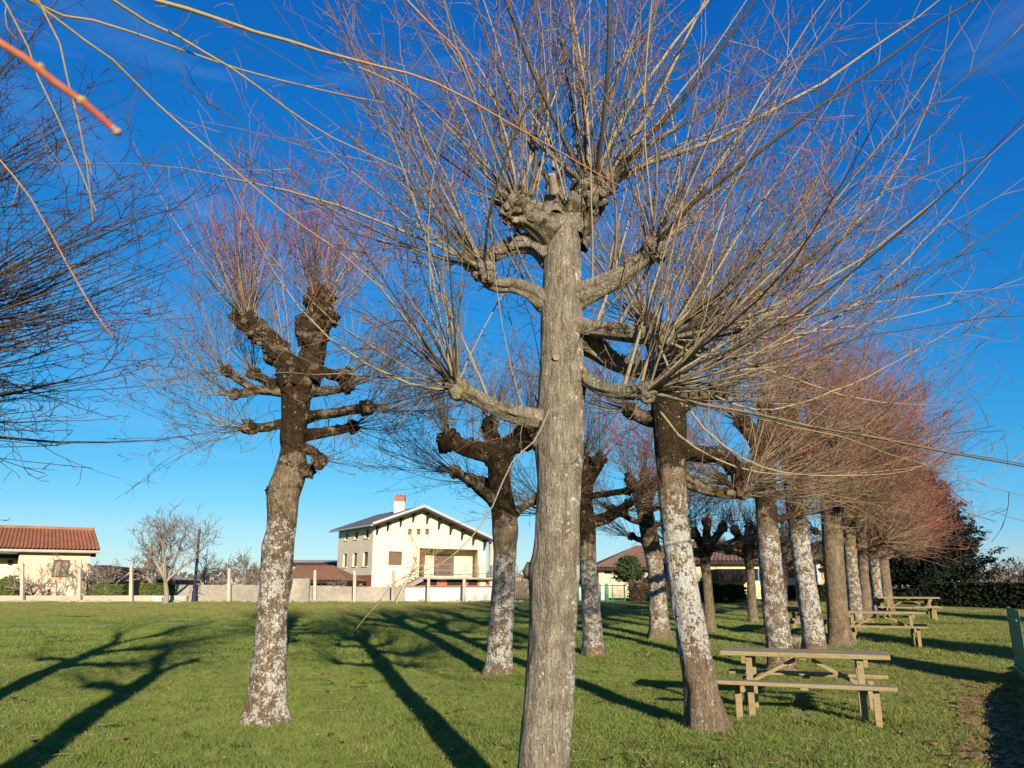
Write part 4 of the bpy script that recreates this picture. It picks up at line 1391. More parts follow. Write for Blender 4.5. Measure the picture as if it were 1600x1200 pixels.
# ------------------------------------------------------------------ picnic tables
def picnic_table():
    root = empty('picnic_table')
    L = 2.0
    # table top: four boards
    for i in range(4):
        y = (i - 1.5) * 0.178
        MB().box((0.006 * (i % 2), y, 0.75), (L, 0.168, 0.055)).build('top_plank', PINEWOOD, root, 0.004)
    for s in (-1, 1):
        MB().box((0, s * 0.66, 0.435), (L + 0.02, 0.20, 0.045)).build('seat_plank', PINEWOOD, root, 0.004)
    MB().box((0, 0, 0.706), (0.09, 0.62, 0.033)).build('batten', PINEWOOD, root, 0.003)
    for e in (-1, 1):
        x = e * 0.72
        for s in (-1, 1):
            MB().box((e * 0.655, s * 0.30, 0.34), (0.075, 0.09, 0.72)).build('leg', PINEWOOD, root, 0.004)
            MB().box((e * 0.785, s * 0.56, 0.185), (0.075, 0.09, 0.41)).build('leg', PINEWOOD, root, 0.004)
            for (bx, by, bz) in ((0.655, 0.30, 0.372), (0.785, 0.56, 0.372), (0.655, 0.30, 0.674)):
                m = MB()
                m.tube([(e * bx, s * (by + 0.045), bz), (e * bx, s * (by + 0.055), bz)], 0.012, 8)
                m.build('bolt', RAILING, root)
        MB().box((x, 0, 0.372), (0.05, 1.46, 0.09)).build('seat_beam', PINEWOOD, root, 0.003)
        MB().box((x, 0, 0.674), (0.05, 0.68, 0.09)).build('top_beam', PINEWOOD, root, 0.003)
        MB().bar((x - e * 0.09, 0, 0.40), (e * 0.10, 0, 0.672), 0.09, 0.045).build('brace', PINEWOOD, root, 0.003)
    for s in (-1, 1):
        MB().box((0, s * 0.66, 0.396), (0.09, 0.17, 0.033)).build('seat_batten', PINEWOOD, root, 0.003)
    return root


def place_table(o, px, py, deg, label):
    """px, py: the middle between the feet of the front legs"""
    a = math.radians(deg)
    n = Vector((-math.sin(a), math.cos(a), 0))
    c = ground(px, py) + n * 0.62
    o.location = (c.x, c.y, gzf(c.y) + 0.005)
    o.rotation_euler = (0, 0, a)
    tag(o, label, 'picnic table', 'wooden picnic tables along the tree row')


tA = picnic_table()
place_table(tA, 1262, 1131, -21, 'nearest and largest wooden picnic table, right of the leaning white-crusted tree')
tB = copy_tree(tA)
place_table(tB, 1381, 1010, -26, 'second wooden picnic table, to the right of the stout brown trunk')
tC = copy_tree(tA)
place_table(tC, 1424, 970, -24, 'third wooden picnic table, farthest away, in front of the dark conifer')
tD = copy_tree(tA)
tD.location = (8.1, 22.6, gzf(22.6) + 0.005)
tD.rotation_euler = (0, 0, math.radians(62))
tag(tD, 'grey picnic table almost hidden behind the stout brown trunk', 'picnic table', 'wooden picnic tables along the tree row')


# ------------------------------------------------------------------ buildings: walls with real openings
def wall_poly(outer, holes, origin, u, n, depth):
    """outer / holes: lists of (u, z); n: outward normal; openings get reveals of the given depth"""
    U, W, O = Vector(u), Vector(n), Vector(origin)

    def P(a, z, dpt=0.0):
        return O + U * a + Vector((0, 0, z)) - W * dpt
    loops = [outer] + holes
    flat = [p for lp in loops for p in lp]
    tris = tessellate_polygon([[Vector((a, z, 0)) for a, z in lp] for lp in loops])
    m = MB()
    m.add([P(a, z) for a, z in flat], [tuple(t) for t in tris])
    for h in holes:
        k = len(h)
        m.add([P(a, z) for a, z in h] + [P(a, z, depth) for a, z in h], [(i, (i + 1) % k, (i + 1) % k + k, i + k) for i in range(k)])
    return m


def rect(a0, a1, z0, z1):
    return [(a0, z0), (a1, z0), (a1, z1), (a0, z1)]


class Facade:
    """a vertical wall plane through origin; pixel features are found on it"""
    def __init__(self, origin, az):
        self.o = Vector(origin)
        self.u = Vector((math.sin(az), math.cos(az), 0))
        self.n = Vector((self.u.y, -self.u.x, 0))       # facing the viewer when u runs to the right

    def uz(self, px, py):
        p = on_plane(px, py, self.o, self.n) - self.o
        return p.dot(self.u), p.z

    def rect(self, x0, y0, x1, y1):
        a0, z1 = self.uz((x0 + x1) / 2, y0)
        a0 = self.uz(x0, (y0 + y1) / 2)[0]
        a1 = self.uz(x1, (y0 + y1) / 2)[0]
        z0 = self.uz((x0 + x1) / 2, y1)[1]
        return a0, a1, z0, z1

    def P(self, a, z, d=0.0):
        return self.o + self.u * a + Vector((0, 0, z)) + self.n * d

    def box(self, m, a0, a1, z0, z1, d0, d1):
        vs = [self.P(a, z, d) for d in (d0, d1) for z in (z0, z1) for a in (a0, a1)]
        m.add(vs, [(0, 1, 3, 2), (4, 6, 7, 5), (0, 4, 5, 1), (2, 3, 7, 6), (0, 2, 6, 4), (1, 5, 7, 3)])
        return m

    def window(self, root, r, depth, frame_mat, pane_mat, mull=0, fw=0.06, sill=True, sill_mat=None):
        a0, a1, z0, z1 = r
        m = MB()
        self.box(m, a0, a1, z1 - fw, z1, -depth, -depth + 0.06)
        self.box(m, a0, a1, z0, z0 + fw, -depth, -depth + 0.06)
        self.box(m, a0, a0 + fw, z0 + fw, z1 - fw, -depth, -depth + 0.06)
        self.box(m, a1 - fw, a1, z0 + fw, z1 - fw, -depth, -depth + 0.06)
        for i in range(mull):
            c = a0 + (a1 - a0) * (i + 1) / (mull + 1)
            self.box(m, c - fw * 0.6, c + fw * 0.6, z0 + fw, z1 - fw, -depth + 0.003, -depth + 0.065)
        w = m.build('window', frame_mat, root)
        p = MB()
        self.box(p, a0 + 0.01, a1 - 0.01, z0 + 0.01, z1 - 0.01, -depth + 0.01, -depth + 0.03)
        p.build('pane', pane_mat, w)
        if sill:
            s = MB()
            self.box(s, a0 - 0.08, a1 + 0.08, z0 - 0.07, z0 - 0.003, -0.05, 0.07)
            s.build('sill', sill_mat or STUCCO_CREAM, w)
        return w


def cream_house():
    az_u = math.radians(57)
    o = at(580.5, 905, 60.0)
    gz0 = gzf(60)
    o.z = gz0
    fa = Facade(o, az_u)                                  # gable front
    fs_o = None
    root = empty('gabled_house', o, 0, 'cream two-storey house with wide gable, balcony and clay chimney behind the wall', 'house')
    root_inv = Matrix.Translation(-o)
    W = fa.uz(759, 880)[0]
    ohg = 1.0
    fo = fa.o + fa.n * ohg
    edge = lambda x, y: ((on_plane(x, y, fo, fa.n) - fo).dot(fa.u), on_plane(x, y, fo, fa.n).z - o.z)
    apex_u, apex_z = edge(663, 793.5)
    lu, lz = edge(582, 821)
    ru, rz0 = edge(771, 844.5)
    eave_l = lz + (apex_z - lz) * (0 - lu) / (apex_u - lu)
    eave_r = rz0 + (apex_z - rz0) * (ru - W) / (ru - apex_u)
    depth_v = 10.5
    v = -fa.n                                             # going back from the gable
    lower = 1.55                                          # red basement height hidden behind the garden wall
    wins = [fa.rect(607, 861.5, 628.5, 883)] + [fa.rect(x, 826, x + 6.2, 835.5) for x in (637.5, 651, 664.5)]
    logg = fa.rect(655, 857.5, 747.5, 902)
    holes = [rect(*w) for w in wins] + [rect(*logg)]
    outer = [(0, 0), (W, 0), (W, eave_r), (apex_u, apex_z), (0, eave_l)]
    m = wall_poly(outer, holes, fa.o, fa.u, fa.n, 0.22)

    def fin(ob):
        ob.matrix_parent_inverse = root_inv
        return ob
    gw = fin(m.build('gable_wall', STUCCO_CREAM, root))
    # left side wall, seen at a slant
    sd = Facade(o, math.atan2(-v.x, -v.y))                 # u runs from the back towards the gable corner
    # its pixel features: windows in two rows
    sw = []
    for x0, x1, y0, y1 in ((539, 543.5, 833, 844), (553.8, 559.5, 830, 842.5), (570, 576.5, 827.5, 840.5), (536, 541.5, 865.5, 886), (551, 557.2, 864, 885), (567, 574.5, 862.5, 884.5)):
        sw.append(sd.rect(x0, y0, x1, y1))
    sl = -depth_v
    a_back = sd.uz(527.5, 870)[0]
    sl = a_back
    side_out = [(sl, lower), (0, lower), (0, eave_l), (sl, eave_l)]
    fin(wall_poly(side_out, [rect(*w) for w in sw], sd.o, sd.u, sd.n, 0.22).build('side_wall', STUCCO_CREAM, root))
    bs = [sd.rect(563, 908, 573, 914.5)]
    fin(wall_poly([(sl, 0), (0, 0), (0, lower), (sl, lower)], [rect(*w) for w in bs], sd.o + sd.n * 0.02, sd.u, sd.n, 0.2).build('side_base', BRICKRED, root))
    for r in sw:
        w = sd.window(root, r, 0.2, BROWNWOOD, SHUTTER, 0, 0.08)
        fin(w)
    for i, r in enumerate(wins):
        fin(fa.window(root, r, 0.2, BROWNWOOD, SHUTTER, 0, 0.07, sill=(i == 0)))
    # far walls
    b = MB()
    vb = v * (-sl)
    b.add([fa.P(0, 0) + vb, fa.P(W, 0) + vb, fa.P(W, eave_r) + vb, fa.P(apex_u, apex_z) + vb, fa.P(0, eave_l) + vb], [(0, 1, 2, 3, 4)])
    b.add([fa.P(W, 0), fa.P(W, 0) + vb, fa.P(W, eave_r) + vb, fa.P(W, eave_r)], [(0, 1, 2, 3)])
    fin(b.build('rear_walls', STUCCO_CREAM, root))
    # loggia: back wall, ceiling, door, roller shutter
    a0, a1, z0, z1 = logg
    lg = MB()
    D = 1.9
    fa.box(lg, a0, a1 + 1.6, z0, z1 + 0.1, -D - 0.1, -D)
    fa.box(lg, a0 - 0.1, a0, z0, z1, -D, -0.22)
    fa.box(lg, a0, a1, z1 + 0.003, z1 + 0.1, -D, -0.22)
    fin(lg.build('loggia', STUCCO_CREAM, root))
    fl = MB()
    fa.box(fl, a0 - 0.1, a1 + 1.2, z0 - 0.16, z0, -D, 0.9)
    fin(fl.build('balcony_slab', CONCRETE, root))
    sh = MB()
    r = fa.rect(688, 865, 718, 899.5)
    n = 16
    for i in range(n):
        zz = r[2] + (r[3] - r[2]) * i / n
        fa.box(sh, r[0] + 0.4, r[1] + 0.5, zz, zz + (r[3] - r[2]) / n * 0.9, -D, -D + 0.05 + 0.01 * (i % 2))
    fin(sh.build('roller_shutter', SHUTTER, root))
    dr = MB()
    fa.box(dr, a0 + 0.02, a0 + 0.75, z0, z1 - 0.15, -0.62, -0.55)
    fin(dr.build('door', BROWNWOOD, root))
    ps = MB()
    fa.box(ps, W + 0.15, W + 0.4, 0, eave_r - 0.1, 0.2, 0.45)
    fin(ps.build('balcony_post', CONC_LIGHT, root))
    # railing
    rl = MB()
    rz = z0
    for zz in (0.15, 0.5, 0.95):
        fa.box(rl, a0 - 0.1, a1 + 3.4, rz + zz, rz + zz + 0.05, 0.84, 0.88)
    a = a0 - 0.1
    while a < a1 + 3.4:
        fa.box(rl, a, a + 0.045, rz, rz + 1.0, 0.835, 0.885)
        a += 1.25
    a = a1 + 0.6
    while a < a1 + 3.4:
        fa.box(rl, a, a + 0.03, rz + 0.1, rz + 1.0, 0.845, 0.875)
        a += 0.22
    fin(rl.build('railing', RAILING, root))
    dk = MB()
    fa.box(dk, a1 + 1.2, a1 + 3.6, z0 - 0.25, z0 - 0.02, -D, 0.9)
    fin(dk.build('terrace_slab', CONC_LIGHT, root))
    # outside stair going down to the left
    st = MB()
    ns = 9
    s0 = a0 - 0.1
    for i in range(ns):
        zz = z0 - (i + 1) * (z0 / ns) * 0.98
        fa.box(st, s0 - (i + 1) * 0.31, s0 - i * 0.31 + 0.02, zz, zz + 0.12, 0.1, 0.9)
    st.bar(fa.P(s0, z0 - 0.15, 0.9), fa.P(s0 - ns * 0.31, 0.0, 0.9), 0.06, 0.3)
    fin(st.build('stair', CONCRETE, root))
    sr = MB()
    for hh in (0.5, 0.95):
        sr.bar(fa.P(s0, z0 + hh, 0.9), fa.P(s0 - ns * 0.31, hh, 0.9), 0.04, 0.05)
    fin(sr.build('stair_railing', RAILING, root))
    # red basement under the balcony
    rb = MB()
    fa.box(rb, a0 - 0.4, a1 + 0.1, 0, z0 - 0.3, 0.003, 0.06)
    fin(rb.build('basement_wall', BRICKRED, root))
    for (x0, x1) in ((653, 682), (698, 722), (731, 745)):
        q = fa.rect(x0, 905.5, x1, 914.5)
        g = MB()
        fa.box(g, q[0], q[1], q[2], q[3], 0.06, 0.075)
        fin(g.build('garage_opening', DARKMETAL, root))
    # roof: two slopes with overhang, verge boards, brackets
    oh = 1.0
    so = 0.75
    th = 0.14
    sl_l = (apex_z - eave_l) / apex_u
    sl_r = (apex_z - eave_r) / (W - apex_u)
    e1 = (lu, lz)
    e2 = (ru, rz0)

    def slope(nm, A, B, mat):
        q = MB()
        pts = [fa.P(A[0], A[1] + 0.02, oh), fa.P(B[0], B[1] + 0.02, oh), fa.P(B[0], B[1] + 0.02, 0) + v * (-sl + 0.6), fa.P(A[0], A[1] + 0.02, 0) + v * (-sl + 0.6)]
        q.prism(pts, (0, 0, th))
        return fin(q.build(nm, mat, root))
    rf = slope('roof', e1, (apex_u, apex_z), SLATE)
    slope('roof', (apex_u, apex_z), e2, SLATE)
    for A, B in ((e1, (apex_u, apex_z)), ((apex_u, apex_z), e2)):
        q = MB()
        q.prism([fa.P(A[0], A[1] + 0.06, oh + 0.005), fa.P(B[0], B[1] + 0.06, oh + 0.005), fa.P(B[0], B[1] + 0.24, oh + 0.005), fa.P(A[0], A[1] + 0.24, oh + 0.005)], fa.n * 0.06)
        fin(q.build('verge', ZINC, root))
        q = MB()
        q.prism([fa.P(A[0], A[1] - 0.14, oh - 0.06), fa.P(B[0], B[1] - 0.14, oh - 0.06), fa.P(B[0], B[1] + 0.02, oh - 0.06), fa.P(A[0], A[1] + 0.02, oh - 0.06)], fa.n * 0.05)
        fin(q.build('barge_board', DARKWOOD, root))
        nb = 4 if A is e1 else 6
        for i in range(nb):
            t = (i + 0.55) / nb if A is e1 else (i + 0.7) / nb
            a = A[0] + (B[0] - A[0]) * t
            if a < 0.1 or a > W - 0.1:
                a = min(max(a, 0.25), W - 0.25)
            z = A[1] + (B[1] - A[1]) * (a - A[0]) / (B[0] - A[0]) - 0.06
            q = MB()
            q.prism([fa.P(a - 0.06, z, 0.0), fa.P(a - 0.06, z, oh - 0.1), fa.P(a - 0.06, z - 0.16, oh - 0.1), fa.P(a - 0.06, z - 0.18, 0.4), fa.P(a - 0.06, z - 0.85, 0.08), fa.P(a - 0.06, z - 0.85, 0.0)], fa.u * 0.12)
            fin(q.build('bracket', DARKWOOD, root))
    g = MB()
    g.tube([fa.P(e1[0] - 0.05, e1[1] + 0.02, oh), fa.P(e1[0] - 0.05, e1[1] + 0.02, 0) + v * (-sl + 0.6)], 0.07)
    fin(g.build('gutter', ZINC, root))
    # chimney
    cd = 3.0
    for k in range(200):
        cc = fa.P(apex_u - 0.5, 0) + v * (k * 0.05)
        if at(625, 790, cc.y).x > cc.x:
            break
    ch = MB()
    zc = apex_z - 0.5 * sl_l
    c_top = at(625, 784, cc.y).z - gz0
    ch.box((cc.x, cc.y, gz0 + (zc - 0.5 + c_top) / 2), (0.85, 0.85, c_top - zc + 0.5))
    fin(ch.build('chimney', STUCCO_CREAM, root))
    ct = MB()
    c2 = at(625, 776, cc.y).z - gz0
    ct.box((cc.x, cc.y, gz0 + (c_top + c2) / 2), (0.82, 0.82, c2 - c_top))
    for dx in (-0.3, 0, 0.3):
        ct.box((cc.x + dx, cc.y, gz0 + c2 + 0.06), (0.16, 0.8, 0.16))
    fin(ct.build('chimney_pot', REDPIPE, root))


cream_house()


def corrugated(p00, p10, p11, p01, waves, amp, mat, name, parent, inv):
    """a tiled slope: rolls of tiles running from eave (p00-p10) to ridge (p01-p11)"""
    n = waves * 6
    nz = 14
    up = Vector((0, 0, 1))
    vs, fs = [], []
    for j in range(nz + 1):
        t = j / nz
        for i in range(n + 1):
            s = i / n
            p = (Vector(p00) * (1 - s) + Vector(p10) * s) * (1 - t) + (Vector(p01) * (1 - s) + Vector(p11) * s) * t
            h = amp * abs(math.sin(math.pi * s * waves))
            h += 0.02 * ((t * nz * 1.0) % 1.0) + 0.012 * noise.noise(Vector((s * waves * 1.3, t * nz * 1.1, 0.3)))
            vs.append(p + up * h)
    for j in range(nz):
        for i in range(n):
            a = j * (n + 1) + i
            fs.append((a, a + 1, a + n + 2, a + n + 1))
    b = len(vs)
    vs += [Vector(p) - up * 0.12 for p in (p00, p10, p11, p01)]
    fs += [(b + 3, b + 2, b + 1, b)]
    m = MB().add(vs, fs)
    o = link(name, m.mesh(name), mat, parent)
    o.matrix_parent_inverse = inv
    return o


def left_house():
    Y = 46.5
    o = at(0, 925, Y)
    o.z = gzf(Y)
    az = math.radians(61)
    fa = Facade(o, az)
    root = empty('low_house', o, 0, 'single-storey peach house with terracotta tiled roof at the left edge', 'house')
    inv = Matrix.Translation(-o)
    fin = lambda ob: (setattr(ob, 'matrix_parent_inverse', inv), ob)[1]
    L0 = -3.6
    a_end = fa.uz(137, 900)[0]
    eave = fa.uz(70, 862)[1]
    bay = fa.uz(28, 880)[0]
    win = fa.rect(82, 875, 108.5, 902.5)
    fin(wall_poly([(bay, 0), (a_end, 0), (a_end, eave), (bay, eave)], [rect(*win)], fa.o, fa.u, fa.n, 0.2).build('front_wall', STUCCO_PINK, root))
    fin(fa.window(root, win, 0.16, BROWNWOOD, CURTAIN, 1, 0.12, True, STUCCO_PINK))
    # recessed porch on the left
    m = MB()
    fa.box(m, L0, bay, 0, eave, -1.9, -1.8)
    fin(m.build('porch_wall', STUCCO_CREAM, root))
    m = MB()
    fa.box(m, bay + 0.003, bay + 0.15, 0, eave - 0.005, -1.8, -0.003)
    fin(m.build('return_wall', BROWNWOOD, root))
    m = MB()
    fa.box(m, L0, bay - 0.05, fa.uz(10, 872)[1], fa.uz(10, 866)[1], -0.9, -0.6)
    fin(m.build('awning_shade', DARKWOOD, root))  # dark bar standing in for the shade under the awning
    m = MB()
    z1 = fa.uz(10, 860)[1]
    z2 = fa.uz(10, 864.5)[1]
    m.prism([fa.P(L0, z1, -0.6), fa.P(bay - 0.08, z1, -0.6), fa.P(bay - 0.08, z2, 0.45), fa.P(L0, z2, 0.45)], (0, 0, 0.05))
    fin(m.build('awning', AQUA, root))
    m = MB()
    q = fa.uz(13, 877)
    fa.box(m, q[0] - 0.1, q[0] + 0.1, q[1] - 0.15, q[1] + 0.1, -1.8, -1.6)
    fin(m.build('wall_lantern', DARKWOOD, root))
    # end and back walls
    v = -fa.n
    m = MB()
    rid = fa.uz(75, 828)[1]
    hw = 4.0
    m.add([fa.P(a_end, 0), fa.P(a_end, 0) + v * 2 * hw, fa.P(a_end, eave) + v * 2 * hw, fa.P(a_end, rid + 0.5) + v * hw, fa.P(a_end, eave)], [(0, 1, 2, 3, 4)])
    m.add([fa.P(L0, 0) + v * 2 * hw, fa.P(a_end, 0) + v * 2 * hw, fa.P(a_end, eave) + v * 2 * hw, fa.P(L0, eave) + v * 2 * hw], [(0, 1, 2, 3)])
    fin(m.build('rear_walls', STUCCO_PINK, root))
    e0 = fa.P(L0, eave + 0.12, 0.55)
    ov = (on_plane(157, 862, fa.o + fa.n * 0.55, fa.n) - fa.o).dot(fa.u)
    e1 = fa.P(ov, eave + 0.12, 0.55)
    rz = on_plane(148, 829, fa.o + v * hw, fa.n).z - o.z
    r0 = fa.P(L0, rz) + v * hw
    r1 = fa.P((on_plane(148, 829, fa.o + v * hw, fa.n) - fa.o).dot(fa.u), rz) + v * hw
    corrugated(e0, e1, r1, r0, 40, 0.09, TILE, 'roof', root, inv)
    b0 = fa.P(L0, eave + 0.12, 0) + v * (2 * hw + 0.5)
    b1 = fa.P(ov, eave + 0.12, 0) + v * (2 * hw + 0.5)
    corrugated(b1, b0, r0, r1, 46, 0.09, TILE, 'roof', root, inv)
    m = MB()
    m.tube([r0 + Vector((0, 0, 0.05)), r1 + Vector((0, 0, 0.05))], 0.13, 10)
    fin(m.build('ridge', TILE, root))
    m = MB()
    m.tube([fa.P(L0, eave + 0.02, 0.6), fa.P(ov, eave + 0.02, 0.6)], 0.09, 10)
    fin(m.build('gutter', CONC_LIGHT, root))
    m = MB()
    fa.box(m, L0, ov - 0.2, eave - 0.06, eave + 0.0, 0.003, 0.5)
    fin(m.build('soffit', BROWNWOOD, root))


left_house()


def box_house(name, label, Y, wall_px, roof_px, ridge_px, wall_mat, roof_mat, deep=9.0, hip=True, feats=(), az=90, cat='house', overhang=0.5):
    """wall_px (x0, x1, y_eave): front wall; roof_px (x0, x1, y); ridge_px (x0, x1, y)"""
    o = at(wall_px[0], 920, Y)
    o.z = gzf(Y)
    fa = Facade(o, math.radians(az))
    root = empty(name, o, 0, label, cat)
    inv = Matrix.Translation(-o)
    fin = lambda ob: (setattr(ob, 'matrix_parent_inverse', inv), ob)[1]
    v = -fa.n
    W = fa.uz(wall_px[1], 900)[0]
    eave = fa.uz((wall_px[0] + wall_px[1]) / 2, wall_px[2])[1]
    wins = [fa.rect(*f[1:5]) for f in feats if f[0] == 'window']
    fin(wall_poly([(0, -0.3), (W, -0.3), (W, eave), (0, eave)], [rect(*w) for w in wins], fa.o, fa.u, fa.n, 0.2).build('front_wall', wall_mat, root))
    for w in wins:
        fin(fa.window(root, w, 0.16, BROWNWOOD, GLASS, 1, 0.09))
    m = MB()
    m.add([fa.P(0, -0.3), fa.P(0, -0.3) + v * deep, fa.P(0, eave) + v * deep, fa.P(0, eave)], [(0, 1, 2, 3)])
    m.add([fa.P(W, -0.3), fa.P(W, -0.3) + v * deep, fa.P(W, eave) + v * deep, fa.P(W, eave)], [(0, 1, 2, 3)])
    m.add([fa.P(0, -0.3) + v * deep, fa.P(W, -0.3) + v * deep, fa.P(W, eave) + v * deep, fa.P(0, eave) + v * deep], [(0, 1, 2, 3)])
    fin(m.build('rear_walls', wall_mat, root))
    zr = on_plane((ridge_px[0] + ridge_px[1]) / 2, ridge_px[2], fa.o + v * deep / 2, fa.n).z - o.z
    ra = (on_plane(ridge_px[0], ridge_px[2], fa.o + v * deep / 2, fa.n) - o).dot(fa.u)
    rb = (on_plane(ridge_px[1], ridge_px[2], fa.o + v * deep / 2, fa.n) - o).dot(fa.u)
    r0, r1 = fa.P(ra, zr) + v * deep / 2, fa.P(rb, zr) + v * deep / 2
    oh = overhang
    e = [fa.P(-oh, eave, oh), fa.P(W + oh, eave, oh), fa.P(W + oh, eave, -oh) + v * deep, fa.P(-oh, eave, -oh) + v * deep]
    e[2] = fa.P(W + oh, eave) + v * (deep + oh)
    e[3] = fa.P(-oh, eave) + v * (deep + oh)
    corrugated(e[0], e[1], r1, r0, max(12, int((W + 1) / 0.25)), 0.05, roof_mat, 'roof', root, inv)
    m = MB()
    m.add([e[2], e[3], r0, r1], [(0, 1, 2, 3)])
    m.add([e[3], e[0], r0], [(0, 1, 2)])
    m.add([e[1], e[2], r1], [(0, 1, 2)])
    fin(m.build('roof_hips', roof_mat, root))
    m = MB()
    for a, b in ((e[0], e[1]), (e[1], e[2]), (e[3], e[0])):
        m.bar(Vector(a) - Vector((0, 0, 0.1)), Vector(b) - Vector((0, 0, 0.1)), 0.06, 0.18)
    fin(m.build('eave_board', DARKWOOD, root))
    for f in feats:
        if f[0] == 'window':
            continue
        nm, x0, y0, x1, y1, mat, d0, d1 = f
        r = fa.rect(x0, y0, x1, y1)
        m = MB()
        fa.box(m, *r, d0, d1)
        fin(m.build(nm, mat, root))
    return root, fa


# annex with rust roof and a long low white building between the left tree and the cream house
box_house('garden_annex', 'low annex with rust-brown hipped roof behind the grey wall', 52, (466, 533, 907), (455, 545, 907), (462, 522, 884), STUCCO_GREY, TILE_RUST, 6.0,
          feats=[('dark_opening', 484, 909, 515, 914, DARKMETAL, 0.0, 0.03)])
hall, _ = box_house('flat_hall', 'long flat pale hall far behind the rust-roofed annex', 75, (440, 560, 880), (440, 560, 880), (450, 550, 875.5), WHITE_WALL, CONC_LIGHT, 8.0)
box_house('long_brown_roofed_house', 'beige house with long brown hipped roof, seen right of the nearest trunk', 52, (936, 1062, 887), (930, 1066, 887), (992, 1075, 853), STUCCO_PINK, TILE_BROWN, 11.0,
          feats=[('window', 944, 889.5, 956, 897), ('dark_lintel', 960, 884.8, 1050, 891.5, DARKWOOD, 0.003, 0.06), ('shaded_render', 985, 892, 1061, 938, STUCCO_GREY, 0.004, 0.03)])  # darker render panel puts the shaded stretch of beige wall into the colour
box_house('dark_shed', 'small brown-roofed shed peeping out between the nearest trunk and its right neighbour', 56, (884, 912, 902), (880, 916, 902), (890, 908, 893), DARKWOOD, TILE_BROWN, 5.0)
box_house('carport_house', 'pale yellow house with dark carport behind the far trunks', 48, (1066, 1262, 877), (1060, 1268, 877), (1078, 1245, 846), STUCCO_YEL, TILE_BROWN, 10.0,
          feats=[('carport_fascia', 1108, 890, 1168, 907.5, DARKMETAL, 0.05, 2.2), ('blue_trim', 1166, 894, 1169.5, 908, BLUE, 2.21, 2.24), ('carport_post', 1155, 907.5, 1157.5, 945, DARKWOOD, 2.0, 2.15),
                 ('blue_door', 1112, 911, 1124, 930, NAVY, 0.003, 0.05), ('bay_shade_panel', 1072, 908, 1104, 948, DARKMETAL, 0.003, 0.05), ('window_band', 1231, 879, 1245, 893, DARKWOOD, 0.003, 0.06), ('brown_panel', 1230, 893, 1243, 903, TILE_BROWN, 0.003, 0.07)])  # flat dark panel gives the bay its shade by colour
box_house('orange_shuttered_house', 'apricot house with orange shutters and white corner post, behind the stout trunk', 46, (1262, 1330, 873), (1264, 1332, 873), (1275, 1322, 846), STUCCO_PINK, TILE, 8.0,
          feats=[('white_corner_post', 1274, 868, 1279.5, 914, WHITE, 0.003, 0.25), ('apricot_wall', 1280, 874, 1300, 914, STUCCO_ORANGE, 0.003, 0.04), ('shutter', 1282, 876, 1290, 906, ORANGEWOOD, 0.042, 0.09), ('grey_wall', 1262, 874, 1273, 912, STUCCO_GREY, 0.003, 0.05), ('white_wall', 1312, 880, 1328, 914, WHITE, 0.003, 0.06)])
box_house('blue_roofed_shed', 'low blue-roofed shed beyond the dark hedge at the right edge', 62, (1497, 1566, 917), (1493, 1570, 917), (1500, 1560, 911), WHITE_WALL, BLUE, 6.0)


# ------------------------------------------------------------------ boundary walls, posts, fences
def wall_run(name, label, x0, x1, ytop, mat, Y0, Y1=None, thick=0.22, coping=None, cat='wall'):
    Y1 = Y1 or Y0
    a, b = at(x0, ytop, Y0), at(x1, ytop, Y1)
    base = Vector(((a.x + b.x) / 2, (a.y + b.y) / 2, gzf((Y0 + Y1) / 2)))
    root = empty(name, base, 0, label, cat, 'boundary walls along the far side of the meadow')
    m = MB()
    d = (b - a).normalized()
    h = Vector((0, 0, 1))
    s = Vector((-d.y, d.x, 0)).normalized() * thick
    n = 14
    pts = []
    for i in range(n + 1):
        t = i / n
        p = a.lerp(b, t)
        p.z += 0.02 * noise.noise(Vector((t * 9, x0, 0)))
        pts.append(p)
    g0, g1 = gzf(Y0) - 0.15, gzf(Y1) - 0.15
    outline = [Vector((a.x, a.y, g0))] + pts + [Vector((b.x, b.y, g1))]
    m.prism([p - base for p in outline], s)
    m.build('wall_body', mat, root)
    if coping:
        c = MB()
        nn = 46
        for i in range(nn):
            p = a.lerp(b, (i + 0.5) / nn)
            c.box(p - base + s / 2 + Vector((0, 0, 0.035)), ((b - a).length / nn * 0.9, thick + 0.10, 0.07), Matrix.Rotation(math.atan2(d.y, d.x), 3, 'Z'))
        c.build('tile_coping', coping, root)
    return root


wall_run('low_wall', 'long low pale wall at the left, below the peach house', -160, 292, 930.5, KERBSTONE, 42.6, 42.6)
wall_run('grey_wall', 'grey rendered wall between the navy lamp post and the left tree', 274, 457, 914, CONCRETE, 43.0, 42.9)
wall_run('wall_pier', 'taller short step of grey wall just right of the left tree', 457.5, 484, 904, CONCRETE, 42.9, 42.9)
wall_run('grey_wall', 'stained grey wall in front of the annex and the corner of the cream house', 484.5, 633, 916.5, CONCRETE, 42.9, 42.8)
wall_run('white_wall', 'whitewashed wall with red tile coping below the balcony', 633.5, 776, 917.5, WHITE_WALL, 42.8, 42.8, coping=TILE)

